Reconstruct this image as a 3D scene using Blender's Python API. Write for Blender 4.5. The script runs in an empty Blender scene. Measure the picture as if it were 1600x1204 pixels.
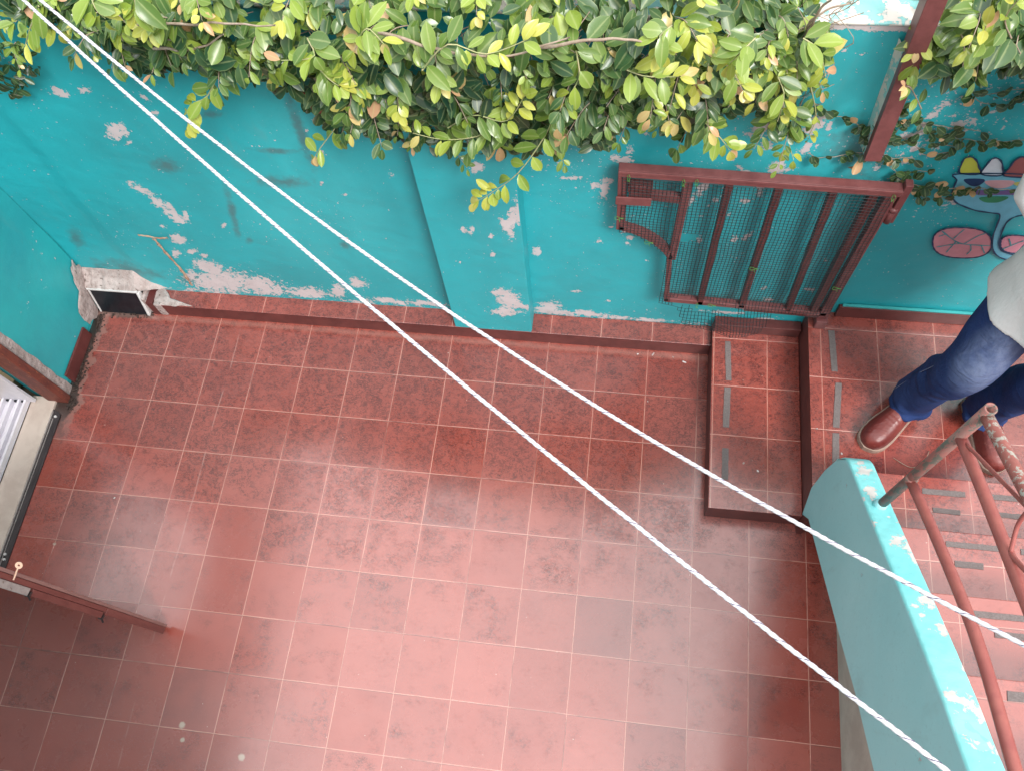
import bpy, bmesh, math, random
from mathutils import Vector, Matrix, noise
random.seed(7)
S = bpy.context.scene
C = S.collection
R = math.radians
# ------------------------------------------------------------ camera, sky, sun, exposure
cd = bpy.data.cameras.new('camera'); cam = bpy.data.objects.new('camera', cd); C.objects.link(cam)
cd.sensor_fit = 'HORIZONTAL'; cd.sensor_width = 36.0; cd.lens = 36.0 * 1318.86 / 1600
cd.clip_start = 0.02; cd.clip_end = 500
cam.matrix_world = Matrix(((0.99067, -0.07932, 0.11081, 1.24502), (0.11759, 0.9085, -0.40099, -1.16066),
                           (-0.06887, 0.41028, 0.90935, 3.06646), (0, 0, 0, 1)))
S.camera = cam
S.render.resolution_x = 1024; S.render.resolution_y = 770
w = bpy.data.worlds.new('World'); S.world = w; w.use_nodes = True
nt = w.node_tree; nt.nodes.clear()
SUN_EL, SUN_AZ = R(50), R(142)
sky = nt.nodes.new('ShaderNodeTexSky'); sky.sky_type = 'NISHITA'; sky.sun_disc = False
sky.sun_elevation = SUN_EL; sky.sun_rotation = SUN_AZ; sky.dust_density = 4.0; sky.air_density = 1.2
hs = nt.nodes.new('ShaderNodeHueSaturation'); hs.inputs['Saturation'].default_value = 0.22
bg = nt.nodes.new('ShaderNodeBackground'); bg.inputs['Strength'].default_value = 0.15
wo = nt.nodes.new('ShaderNodeOutputWorld')
# thin bright overcast: the clear sky is veiled by cloud that is brighter towards the zenith
tcw = nt.nodes.new('ShaderNodeTexCoord'); sx = nt.nodes.new('ShaderNodeSeparateXYZ'); nt.links.new(tcw.outputs['Generated'], sx.inputs[0])
mr = nt.nodes.new('ShaderNodeMapRange'); mr.inputs[1].default_value = 0; mr.inputs[2].default_value = 1; mr.inputs[3].default_value = 1.8; mr.inputs[4].default_value = 12.0
pw = nt.nodes.new('ShaderNodeMath'); pw.operation = 'POWER'; pw.inputs[1].default_value = 2.2; nt.links.new(sx.outputs[2], pw.inputs[0]); nt.links.new(pw.outputs[0], mr.inputs[0])
cn = nt.nodes.new('ShaderNodeTexNoise'); cn.inputs['Scale'].default_value = 2.2; cn.inputs['Detail'].default_value = 5; nt.links.new(tcw.outputs['Generated'], cn.inputs['Vector'])
cm = nt.nodes.new('ShaderNodeMath'); cm.operation = 'MULTIPLY_ADD'; nt.links.new(cn.outputs[0], cm.inputs[0]); cm.inputs[1].default_value = .5; cm.inputs[2].default_value = .75
cv = nt.nodes.new('ShaderNodeMath'); cv.operation = 'MULTIPLY'; nt.links.new(mr.outputs[0], cv.inputs[0]); nt.links.new(cm.outputs[0], cv.inputs[1])
cx = nt.nodes.new('ShaderNodeMix'); cx.data_type = 'RGBA'; cx.inputs[0].default_value = .72
nt.links.new(sky.outputs[0], hs.inputs['Color']); nt.links.new(hs.outputs[0], cx.inputs[6]); nt.links.new(cv.outputs[0], cx.inputs[7]); nt.links.new(cx.outputs[2], bg.inputs[0]); nt.links.new(bg.outputs[0], wo.inputs[0])
sd = bpy.data.lights.new('sun', 'SUN'); sd.energy = 1.5; sd.angle = R(18); sd.color = (1, 0.965, 0.93)
sun = bpy.data.objects.new('sun', sd); C.objects.link(sun)
sdir = Vector((math.sin(SUN_AZ) * math.cos(SUN_EL), math.cos(SUN_AZ) * math.cos(SUN_EL), math.sin(SUN_EL)))
sun.rotation_euler = sdir.to_track_quat('Z', 'Y').to_euler(); sun.location = (0, 0, 8)
S.view_settings.view_transform = 'Standard'; S.view_settings.look = 'None'
S.view_settings.exposure = 0.95; S.view_settings.gamma = 1
S.render.engine = 'CYCLES'
PEEL = [(0,-0.3411,0.1811,7.01,-3.11,-0.4,-10.96),(0,-0.1947,0.1694,11.43,-4.9,-2.0,-13.71),(0,-0.3823,0.2927,23.96,-17.31,-18.33,-11.64),(0,-0.4665,0.2103,36.33,-15.84,2.75,-22.52),(0,-0.3488,0.2634,17.86,-10.7,-10.35,-14.4),(0,-0.0019,0.1333,10.82,-3.73,-0.83,-23.03),(0,0.1428,0.1674,33.98,-8.95,2.34,-18.0),(0,0.2426,0.2492,26.43,-11.28,-15.3,-23.24),(0,0.3451,0.1176,12.49,-3.11,-1.66,-46.33),(0,0.4915,0.1167,12.61,-2.63,-1.68,-46.6),(0,-0.1647,0.1378,12.15,-4.73,-0.82,-22.92),(0,-0.4283,1.2393,34.24,-27.24,-17.71,-48.99),(0,-0.3369,1.2574,62.19,-35.09,4.28,-77.71),(0,-0.3427,1.076,31.12,-34.1,-23.63,-8.54),(0,-0.3467,1.0845,86.24,7.38,31.92,-42.36),(0,-0.3002,1.0963,104.77,-18.8,16.97,-32.12),(0,-0.3186,1.0271,115.48,-59.0,7.72,-110.15),(0,-0.3993,0.7818,19.81,-15.52,-31.63,-33.15),(0,-0.3787,0.7221,20.58,-24.08,-61.11,-4.05),(0,-0.3633,0.6788,16.11,-20.49,-65.11,1.49),(0,-0.3421,0.6192,28.0,-18.64,-19.42,-29.4),(0,-0.3385,0.6697,75.39,5.83,23.75,-26.97),(0,-0.3042,0.6384,68.6,-30.44,3.08,-32.26),(0,-0.1614,1.175,60.98,-37.0,-15.8,-80.24),(0,-0.1632,1.2335,39.8,-43.51,-101.78,-45.13),(0,-0.3986,0.4831,28.96,-18.97,-15.82,-22.98),(0,-0.4574,0.3762,63.2,-28.72,4.12,-36.96),(0,-0.3848,0.3977,54.75,-23.87,4.96,-44.89),(0,-0.3393,0.3759,76.44,-32.1,8.3,-73.92),(0,-0.4222,0.5636,99.92,-46.94,8.19,-82.22),(0,-0.1751,0.5921,102.52,-40.71,4.99,-50.25),(1,0.9056,0.8371,60.85,-7.35,-0.59,-11.83),(1,0.9336,0.8909,124.07,-7.58,1.41,-14.94),(1,0.883,0.8104,22.08,-21.94,-67.06,-18.25),(1,0.8196,1.0927,58.63,-6.35,3.87,-49.22),(1,0.8252,0.632,113.02,-10.24,7.1,-62.92),(1,0.7423,0.7711,85.39,33.21,64.65,-49.55),(1,0.7677,0.7701,117.56,-13.4,4.68,-45.84),(1,0.8314,0.7474,117.29,-10.8,7.07,-67.77),(1,0.8577,0.3224,22.11,-5.54,-9.55,-15.49),(1,0.8334,0.3803,29.96,-2.44,4.06,-30.86),(1,0.9042,0.2902,25.59,-3.72,-10.82,-49.41),(1,0.8395,0.2416,20.17,-1.54,4.04,-28.5),(0,0.9613,0.5343,62.59,-2.69,4.53,-40.68),(0,1.0948,0.2721,51.22,-0.1,13.73,-104.64),(0,0.9874,0.1284,19.02,1.08,10.51,-21.39),(0,1.0381,0.1044,13.95,-0.83,-1.71,-47.37),(0,1.153,0.1104,14.07,-0.52,-3.46,-47.71),(0,1.2679,0.0903,15.8,0.04,-2.28,-63.3),(0,1.3945,0.0877,15.92,0.59,-2.29,-63.56),(0,1.1896,0.9114,72.08,-1.71,-0.95,-17.36),(0,1.1576,0.9246,73.94,42.0,57.52,-39.17),(0,1.2002,0.9501,51.15,1.76,5.35,-64.18),(0,1.2437,1.0526,35.28,-2.2,-11.1,-57.52),(0,1.2599,1.0965,90.37,5.27,4.35,-59.51),(0,1.0863,0.9563,36.26,-0.2,8.82,-107.26),(0,1.3006,1.1674,139.79,10.53,8.56,-125.66),(0,1.2191,0.7088,157.34,5.96,13.75,-136.34),(0,1.2815,0.6518,56.72,8.97,36.06,-84.79),(0,1.2606,0.6834,68.41,38.15,161.55,-95.1),(0,1.1809,0.6219,114.43,2.84,9.19,-85.97),(0,1.277,0.6167,115.09,6.32,13.88,-128.59),(0,1.6087,1.2141,18.59,9.65,30.16,-34.24),(0,1.6263,1.2527,28.49,11.17,22.42,-45.05),(0,1.6867,1.0466,39.51,8.37,3.05,-38.51),(0,1.6943,1.07,93.08,20.15,3.41,-44.09),(0,1.6349,1.1428,71.42,14.29,3.81,-53.2),(0,1.5992,1.028,60.55,10.84,9.1,-113.79),(0,1.5482,1.0814,79.07,12.95,8.96,-118.29),(0,1.5781,1.0438,126.21,51.68,30.38,-41.74),(0,1.7157,1.046,101.76,79.3,94.36,-46.56),(0,1.746,1.2406,26.08,22.04,40.62,-21.19),(0,1.73,1.2171,74.25,18.01,3.29,-49.43),(0,1.7842,1.2282,148.85,21.73,-7.11,-38.27),(0,1.7486,1.1403,96.16,23.32,3.0,-41.39),(0,1.7426,1.129,71.76,17.17,5.41,-73.85),(0,1.7688,1.1497,145.06,36.4,8.99,-125.12),(0,1.7561,1.2658,44.88,38.44,102.63,-53.67),(0,2.044,1.3351,65.74,82.38,102.1,-18.81),(0,2.0306,1.3043,100.96,12.53,-24.06,-60.31),(0,2.0248,1.2899,90.1,33.04,6.61,-105.62),(0,2.1046,1.2639,53.1,42.18,56.28,-39.14),(0,2.1402,1.2662,126.32,51.62,2.7,-41.54),(0,2.0859,1.2913,105.84,41.4,13.29,-211.82),(0,2.1681,1.3081,161.29,68.82,8.87,-143.52),(0,2.0246,1.2465,68.78,24.79,3.36,-50.96),(0,2.0143,1.2161,37.63,22.53,58.57,-75.02),(0,1.9984,1.2099,37.13,17.21,26.45,-70.61),(0,2.0306,1.1016,58.34,20.03,9.33,-121.13),(0,2.0239,1.1602,67.87,-12.17,-51.81,-60.72),(0,1.9457,1.0811,143.51,44.43,9.3,-119.07),(0,1.9593,1.071,80.3,55.44,155.24,-108.67),(0,1.9823,1.0035,73.63,40.03,54.45,-64.2),(0,2.2055,0.9444,111.46,42.97,7.31,-80.92),(0,2.22,0.9302,99.06,5.32,-126.05,-192.65),(0,2.1996,0.922,184.09,70.04,14.64,-159.2),(0,1.9655,1.319,105.82,36.73,12.98,-216.12),(0,1.4849,0.9305,77.42,-16.47,-23.64,-30.98),(0,1.4952,0.9532,105.05,14.48,3.43,-40.36),(0,1.4621,0.8805,122.25,-11.46,-16.51,-34.41),(0,1.5335,0.8869,102.92,15.21,9.25,-102.76),(0,1.4544,0.8468,168.01,20.01,13.85,-149.79),(0,1.5169,0.8526,169.23,23.78,13.92,-150.49),(0,1.6242,0.8886,64.86,11.61,5.59,-61.79),(0,1.6567,0.9392,101.5,-2.64,-17.23,-37.34),(0,1.6557,0.9638,66.84,13.02,9.25,-108.68),(0,1.5144,0.6613,118.93,15.6,5.65,-52.98),(0,1.6236,0.6842,96.7,16.16,5.69,-53.8),(0,1.6622,0.6993,40.79,21.2,67.1,-47.85),(0,1.8273,0.1567,20.85,4.14,9.59,-65.14),(0,1.5838,0.8152,167.97,27.06,9.36,-97.85),(0,1.5006,0.797,165.77,21.96,13.97,-144.86),(0,1.995,0.9159,108.23,33.43,3.2,-35.14),(0,1.9898,0.9027,89.71,27.43,7.2,-78.32),(0,1.7803,0.3935,68.18,26.66,59.88,-60.15),(0,1.8083,0.3105,62.23,12.57,9.63,-71.16),(0,1.9348,0.4001,45.27,9.04,-5.13,-116.93),(0,1.9407,0.5891,160.11,41.74,9.75,-84.41),(0,1.7757,0.2391,8.52,1.17,-5.29,-70.71),(0,1.6648,0.1938,13.92,1.58,-3.97,-102.32),(0,1.7278,1.5192,225.92,61.81,7.49,-170.31),(0,1.7501,1.4925,223.68,62.64,11.49,-249.59),(0,1.7905,1.4864,168.02,49.86,11.59,-248.56),(0,1.76,1.3436,209.48,55.96,12.57,-219.44),(0,1.7972,1.4332,164.1,48.07,8.01,-158.13),(0,1.8202,1.4174,217.78,65.46,12.16,-234.12),(0,1.2152,1.0591,53.26,2.2,8.74,-115.69),(0,1.7415,1.0042,136.74,31.2,6.95,-84.04),(0,0.3255,1.2231,92.69,-65.64,-40.16,-42.49),(0,0.4638,1.1655,129.41,-31.25,7.94,-123.3),(0,0.5191,0.9352,160.17,-32.5,12.66,-157.31),(0,0.2702,0.8726,153.8,-43.58,8.35,-100.24),(0,0.3369,0.8209,152.11,-38.96,12.69,-145.47),(0,0.3182,1.0276,121.82,-34.34,8.14,-111.41),(0,0.2967,1.1271,167.72,-50.38,11.87,-179.24),(1,0.7062,0.5698,219.76,-27.7,14.09,-121.02),(0,1.2253,0.2217,101.9,3.51,13.84,-101.67),(0,0.2683,0.5531,139.59,-35.75,12.91,-123.06)]
STAIN = [(0,-0.1101,0.6721,66.79,-14.86,3.33,-7.42),(0,-0.1124,0.5048,57.43,-21.11,4.2,-39.8),(0,0.1625,1.0253,13.75,-5.13,-0.26,-80.96),(0,0.1324,0.8712,11.42,-4.15,0.11,-36.45),(0,0.4472,1.4543,576.13,-160.28,20.62,-462.83),(0,0.2764,1.1258,57.96,-2.85,3.23,-6.49),(0,-0.2398,0.9235,20.33,-11.81,-4.56,-22.31),(0,0.0155,1.1778,24.98,-10.32,3.8,-61.61),(0,0.2575,0.5108,37.09,-21.17,-36.86,-30.99),(0,-0.8532,0.4135,29.16,-4.63,12.97,-17.13),(0,-0.7412,0.2165,7.13,-4.32,-3.81,-16.84),(0,0.4215,0.99,485.38,-117.2,24.85,-326.17),(0,1.8825,1.142,12.99,3.81,0.68,-9.35),(0,-0.4711,0.1999,18.11,-7.9,3.09,-25.2)]
VINES = [[(1.7181,1.328),(1.7529,1.3069),(1.7749,1.2846),(1.7999,1.2822),(1.8233,1.2756),(1.8477,1.257),(1.8684,1.2421)],[(1.7516,1.1352),(1.7798,1.1147),(1.807,1.1213),(1.834,1.1278),(1.8702,1.1412),(1.8964,1.1485)],[(1.9063,1.2769),(1.9403,1.2711),(1.9586,1.2802),(1.9873,1.2741),(2.016,1.268),(2.0486,1.2661),(2.0841,1.2563),(2.1099,1.258),(2.1594,1.2532)],[(1.9374,1.2135),(1.963,1.2026),(1.994,1.192),(2.0015,1.2179),(2.0246,1.2442),(2.0649,1.2222),(2.0917,1.2365),(2.1152,1.2174),(2.1466,1.2195),(2.1759,1.2132),(2.2053,1.2195),(2.2398,1.2136),(2.2671,1.2238),(2.3302,1.224)],[(1.983,1.2082),(2.0267,1.1772),(2.0465,1.1525),(2.0843,1.1553),(2.114,1.1645)],[(2.0665,1.1886),(2.0984,1.1909),(2.1334,1.1849),(2.1581,1.1909)],[(1.9427,1.1448),(1.9648,1.1286),(1.9883,1.1259),(2.0083,1.1337),(2.0378,1.1296)],[(1.9427,1.1624),(1.9734,1.1021),(2.0132,1.0681),(2.0199,1.0305),(2.0483,1.0329),(2.0866,1.0069),(2.1207,1.0098),(2.1621,1.0085),(2.1884,1.0156),(2.2183,1.0133),(2.237,1.01),(2.2574,1.0166),(2.2871,1.0143),(2.3259,1.0177),(2.3993,1.0191)],[(2.0426,1.0324),(2.0946,1.0174),(2.1212,1.0245),(2.1497,1.0413)],[(2.0357,1.0699),(2.0604,1.0812),(2.1048,1.0847)],[(2.0605,1.0145),(2.0836,0.9818),(2.11,0.9741),(2.1275,0.9503)],[(2.1469,1.0022),(2.1653,0.9689),(2.1957,0.9666)],[(2.0827,1.3899),(2.1067,1.3804),(2.1344,1.3856),(2.1638,1.398),(2.2198,1.4047)],[(2.09,1.3722),(2.1235,1.3519),(2.1809,1.3479),(2.1908,1.3706),(2.2585,1.3745)],[(1.9072,1.1686),(1.9052,1.2113),(1.8791,1.2428),(1.8877,1.2677),(1.9168,1.2776),(1.9275,1.3097),(1.943,1.3261)],[(1.8674,1.2087),(1.8886,1.1931),(1.884,1.2266)],[(1.927,1.2459),(1.9455,1.2553),(1.9586,1.2802),(1.9535,1.2312),(1.9482,1.1973)]]
MURAL = {'body':[(2.1789,1.0739),(2.1814,1.0459),(2.1857,1.0125),(2.1977,0.974),(2.2177,0.9454),(2.2486,0.9276),(2.2913,0.9107),(2.3359,0.9043),(2.3618,0.8962),(2.3763,0.8381),(2.3914,0.7775),(2.4232,0.7101),(2.4581,0.6774),(2.4966,0.6632),(2.5387,0.6555),(2.5665,0.665),(2.5502,0.7),(2.5048,0.695),(2.4577,0.7079),(2.4301,0.7349),(2.4122,0.7797),(2.3991,0.8348),(2.3975,0.8729),(2.4114,0.8956),(2.4499,0.9151),(2.4918,0.9499),(2.4307,1.0757)],'yellow':[(2.1781,1.0762),(2.1676,1.1097),(2.1654,1.1365),(2.1781,1.1462),(2.1967,1.1344),(2.2141,1.1088),(2.23,1.0771)],'white':[(2.2347,1.0761),(2.2317,1.1102),(2.2341,1.1372),(2.2438,1.1467),(2.2613,1.1348),(2.2766,1.1091),(2.2872,1.0752)],'red':[(2.2965,1.0731),(2.2946,1.106),(2.2945,1.1373),(2.3079,1.1559),(2.3341,1.1403),(2.3559,1.1108),(2.3746,1.0767)],'navy':[(2.1999,1.0498),(2.251,1.054),(2.2527,1.0327),(2.2398,1.022),(2.2203,1.0276)],'pink':[(2.2593,1.0476),(2.3292,1.0533),(2.3312,1.0297),(2.3049,1.0178),(2.275,1.0274)],'purple':[(2.2447,1.0029),(2.2922,1.007),(2.3054,1.0032),(2.3583,1.02),(2.3868,1.02),(2.3976,0.9965),(2.3283,0.9905),(2.2732,0.9832),(2.2534,0.9889)],'green':[(2.2758,0.9734),(2.3464,0.9821),(2.3363,0.9586),(2.3158,0.9517),(2.291,0.9545)],'yellow2':[(2.3346,1.0443),(2.353,1.0506),(2.3701,1.0378),(2.3466,1.0334)],'wheel_a':[(2.4005,0.7508),(2.4091,0.7264),(2.4114,0.7086),(2.4089,0.6936),(2.4018,0.6814),(2.3902,0.6719),(2.3736,0.6655),(2.3479,0.6618),(2.3206,0.6616),(2.2999,0.6653),(2.2814,0.6726),(2.2651,0.6832),(2.251,0.6971),(2.2392,0.7144),(2.2284,0.739),(2.2212,0.7635),(2.2201,0.7807),(2.2235,0.7949),(2.2311,0.8063),(2.2428,0.8149),(2.259,0.8207),(2.2837,0.8238),(2.3095,0.8239),(2.3292,0.8204),(2.3468,0.8137),(2.3626,0.8039),(2.3765,0.791),(2.3886,0.7747)],'wheel_b':[(2.5173,0.7572),(2.523,0.7429),(2.525,0.7325),(2.5243,0.7239),(2.5211,0.7168),(2.5154,0.7115),(2.507,0.7078),(2.4936,0.7059),(2.4792,0.7058),(2.4681,0.7081),(2.458,0.7123),(2.4488,0.7185),(2.4406,0.7266),(2.4334,0.7366),(2.4263,0.751),(2.421,0.7653),(2.4194,0.7755),(2.4203,0.7839),(2.4237,0.7906),(2.4295,0.7957),(2.4378,0.7991),(2.4509,0.8009),(2.4648,0.8008),(2.4756,0.7987),(2.4854,0.7947),(2.4944,0.7888),(2.5025,0.7811),(2.5098,0.7713)]}
MURAL_LINES = [[(2.2332,0.8013),(2.2752,0.7654),(2.3095,0.7426),(2.3495,0.738),(2.4,0.7387)],[(2.3095,0.7426),(2.2822,0.7308),(2.2494,0.7153)],[(2.2813,0.766),(2.2903,0.8071),(2.2931,0.8158)],[(2.2485,0.7857),(2.2344,0.7727)],[(2.3434,0.7374),(2.355,0.7087),(2.3521,0.684)],[(2.375,0.7378),(2.4021,0.6957)],[(2.4441,0.7245),(2.4677,0.7566),(2.4851,0.7759)],[(2.4595,0.7469),(2.4375,0.7824)],[(2.3228,0.7411),(2.3433,0.784),(2.3604,0.8029)],[(2.294,0.7498),(2.2884,0.6891)]]
HB = [(-0.2816,1.5539),(-0.254,1.4807),(-0.13,1.4754),(-0.0699,1.4337),(-0.0368,1.3295),(0.0977,1.337),(0.1449,1.3152),(0.2542,1.3092),(0.3519,1.3271),(0.3742,1.2142),(0.476,1.1672),(0.5862,1.1473),(0.6969,1.1274),(0.8112,1.1358),(0.9228,1.13),(1.0166,1.1644),(1.0895,1.2096),(1.1613,1.1613),(1.2117,1.2437),(1.2948,1.2867),(1.3865,1.2172),(1.4511,1.2473),(1.5182,1.3484),(1.5861,1.3292),(1.6515,1.2102),(1.69,1.2258),(1.6888,1.3814),(1.6795,1.5281),(1.6674,1.6037)]
HR = [(1.8609,1.4561),(1.9055,1.4331),(1.9471,1.4609),(1.9914,1.4592),(2.0141,1.4749),(2.048,1.4971),(2.0852,1.5091),(2.1531,1.4825),(2.2361,1.4563)]
HL = [(-0.7467,1.3097),(-0.6787,1.2623),(-0.558,1.3196),(-0.5688,1.2423),(-0.535,1.231),(-0.4776,1.2734),(-0.415,1.3515)]
SHOOTS = [[(0.222,0.33,1.516),(0.166,0.3,1.445),(0.114,0.29,1.418),(0.062,0.29,1.329)],[(0.518,0.36,1.401),(0.482,0.33,1.336),(0.407,0.31,1.246),(0.382,0.31,1.209)],[(0.959,0.28,1.411),(0.863,0.25,1.393),(0.782,0.24,1.391),(0.711,0.24,1.41)],[(1.075,0.26,1.497),(1.044,0.24,1.417),(0.975,0.22,1.3),(0.9,0.22,1.213),(0.851,0.22,1.166)],[(1.123,0.24,1.697),(1.132,0.22,1.644),(1.111,0.21,1.595),(1.08,0.21,1.488)],[(0.779,0.22,1.645),(0.854,0.2,1.742),(0.935,0.2,1.719),(1.033,0.2,1.767)],[(0.786,0.3,1.365),(0.87,0.26,1.462),(0.952,0.24,1.468),(1.007,0.22,1.578)],[(-0.041,0.2,1.809),(-0.11,0.2,1.736),(-0.143,0.2,1.697)],[(0.099,0.2,1.847),(0.107,0.18,1.824),(0.115,0.18,1.799)],[(0.197,0.2,1.842),(0.186,0.19,1.809)],[(1.433,0.33,1.397),(1.479,0.32,1.353),(1.508,0.31,1.319)],[(1.493,0.25,1.739),(1.468,0.22,1.733),(1.448,0.22,1.697)],[(1.319,0.22,1.793),(1.295,0.2,1.778),(1.312,0.2,1.736)],[(0.66,0.2,1.751),(0.692,0.19,1.787),(0.721,0.18,1.755)],[(0.522,0.25,1.601),(0.547,0.23,1.593),(0.57,0.22,1.584)],[(1.625,0.4,1.602),(1.664,0.38,1.586),(1.698,0.38,1.509)],[(1.652,0.42,1.356),(1.663,0.41,1.273),(1.699,0.4,1.185)],[(1.585,0.36,1.524),(1.608,0.34,1.484),(1.611,0.34,1.397)],[(0.519,0.25,1.697),(0.533,0.22,1.671),(0.453,0.22,1.658)],[(1.235,0.24,1.648),(1.278,0.22,1.652),(1.346,0.21,1.665)],[(1.964,0.42,1.375),(1.894,0.36,1.5),(1.869,0.34,1.53)],[(2.011,0.3,1.714),(1.958,0.26,1.797),(1.951,0.24,1.86)],[(1.985,0.34,1.603),(1.963,0.3,1.695),(1.929,0.26,1.78)],[(1.66,0.42,1.487),(1.726,0.44,1.316),(1.729,0.45,1.219)]]
STEMS = [[(0.088,0.3,1.673),(0.253,0.26,1.717),(0.472,0.22,1.759)],[(0.077,0.32,1.581),(0.205,0.28,1.62),(0.317,0.26,1.688)],[(0.687,0.25,1.722),(0.846,0.22,1.704),(0.976,0.2,1.715),(1.113,0.2,1.77)],[(1.043,0.22,1.722),(1.205,0.2,1.774),(1.271,0.2,1.76)],[(0.122,0.4,1.383),(0.179,0.32,1.586),(0.141,0.3,1.633)],[(1.634,0.46,1.507),(1.647,0.42,1.657),(1.66,0.4,1.709)],[(1.647,0.46,1.546),(1.64,0.43,1.63),(1.707,0.42,1.685)]]
ROPE1 = [(0.2243,-0.1016,2.1),(0.488,-0.2944,2.0612),(0.7918,-0.5165,2.0303),(1.0457,-0.7022,2.0169),(1.216,-0.8266,2.0351),(1.2989,-0.8873,2.0556),(1.4273,-0.9812,2.0655),(1.5225,-1.0508,2.0789),(1.6171,-1.1199,2.1)]
ROPE2 = [(0.2545,-0.1004,2.1),(0.4906,-0.2445,2.0211),(0.7656,-0.4124,1.9608),(0.9965,-0.5533,1.9476),(1.2226,-0.6913,1.9626),(1.4044,-0.8023,2.0047),(1.487,-0.8527,2.0274),(1.6148,-0.9307,2.0749),(1.7067,-0.9868,2.1)]
CRACK = [([(-0.5521,0.4974),(-0.5132,0.493),(-0.4764,0.4841),(-0.4367,0.4925)],0.0075),([(-0.4981,0.4818),(-0.4947,0.3678),(-0.4877,0.2659),(-0.4956,0.1358)],0.0085)]
TREADS = [[(2.262,2.392,-0.248,-0.23,0),(2.29,2.37,-0.306,-0.29,-0.002),(2.455,2.6,-0.247,-0.23,0),(2.47,2.57,-0.303,-0.287,0)],[(2.255,2.404,-0.457,-0.441,0),(2.274,2.352,-0.514,-0.496,0),(2.46,2.6,-0.459,-0.443,0)],[(2.237,2.395,-0.683,-0.667,0),(2.291,2.37,-0.73,-0.714,0)],[(2.233,2.39,-0.902,-0.88,0)],[(2.24,2.39,-1.12,-1.1,0)]]
PTOP = [(2,1.9943,-0.2952,56.63,-15.71,6.19,-48.16),(2,1.9868,-0.3715,83.84,-23.78,8.78,-68.86),(2,1.9924,-0.3876,118.36,-34.13,5.34,-41.97),(2,1.9613,-0.4081,198.67,-54.96,18.07,-142.2),(2,1.9912,-0.2613,69.67,-18.95,16.05,-124.53),(2,2.0051,-0.5489,64.33,-20.45,7.72,-61.62),(2,2.0301,-0.5578,54.0,-17.92,6.93,-55.44),(2,2.0269,-0.5297,106.37,-34.64,12.16,-96.92),(2,2.0239,-0.5902,131.8,-44.04,12.86,-103.14),(2,2.0264,-0.6053,132.93,-44.92,13.05,-104.83),(2,1.9566,-0.5007,124.83,-35.8,9.8,-77.8),(2,2.0122,-0.7184,64.32,-22.58,7.29,-59.22),(2,2.0175,-0.7312,118.87,-42.37,12.32,-100.2),(2,2.0158,-0.7894,73.84,-27.11,8.73,-71.42),(2,2.0209,-0.8011,106.31,-39.6,11.37,-93.17),(2,1.9783,-0.7393,142.69,-48.0,24.73,-201.25),(2,1.9861,-0.7613,180.86,-62.38,25.33,-206.58),(2,2.0098,-0.4679,205.68,-63.31,14.35,-113.64),(2,2.03,-0.4807,207.45,-66.26,29.08,-230.69),(2,1.9774,-0.9445,73.76,-27.93,10.35,-85.99),(2,1.9987,-0.9496,90.72,-35.67,18.79,-156.28),(2,2.0109,-0.9558,82.12,-33.04,7.9,-65.76),(2,2.0208,-0.9672,118.38,-48.7,12.03,-100.26),(2,2.0268,-0.9788,139.33,-58.27,12.21,-101.9),(2,1.9937,-1.0304,78.44,-32.21,12.96,-108.67),(2,2.0125,-1.035,108.49,-46.03,13.07,-109.67),(2,2.0261,-1.0436,124.99,-54.45,21.18,-177.93),(2,1.9766,-1.0208,171.0,-67.88,25.54,-213.99),(2,2.0315,-0.876,195.27,-77.22,12.37,-102.17)]
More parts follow.
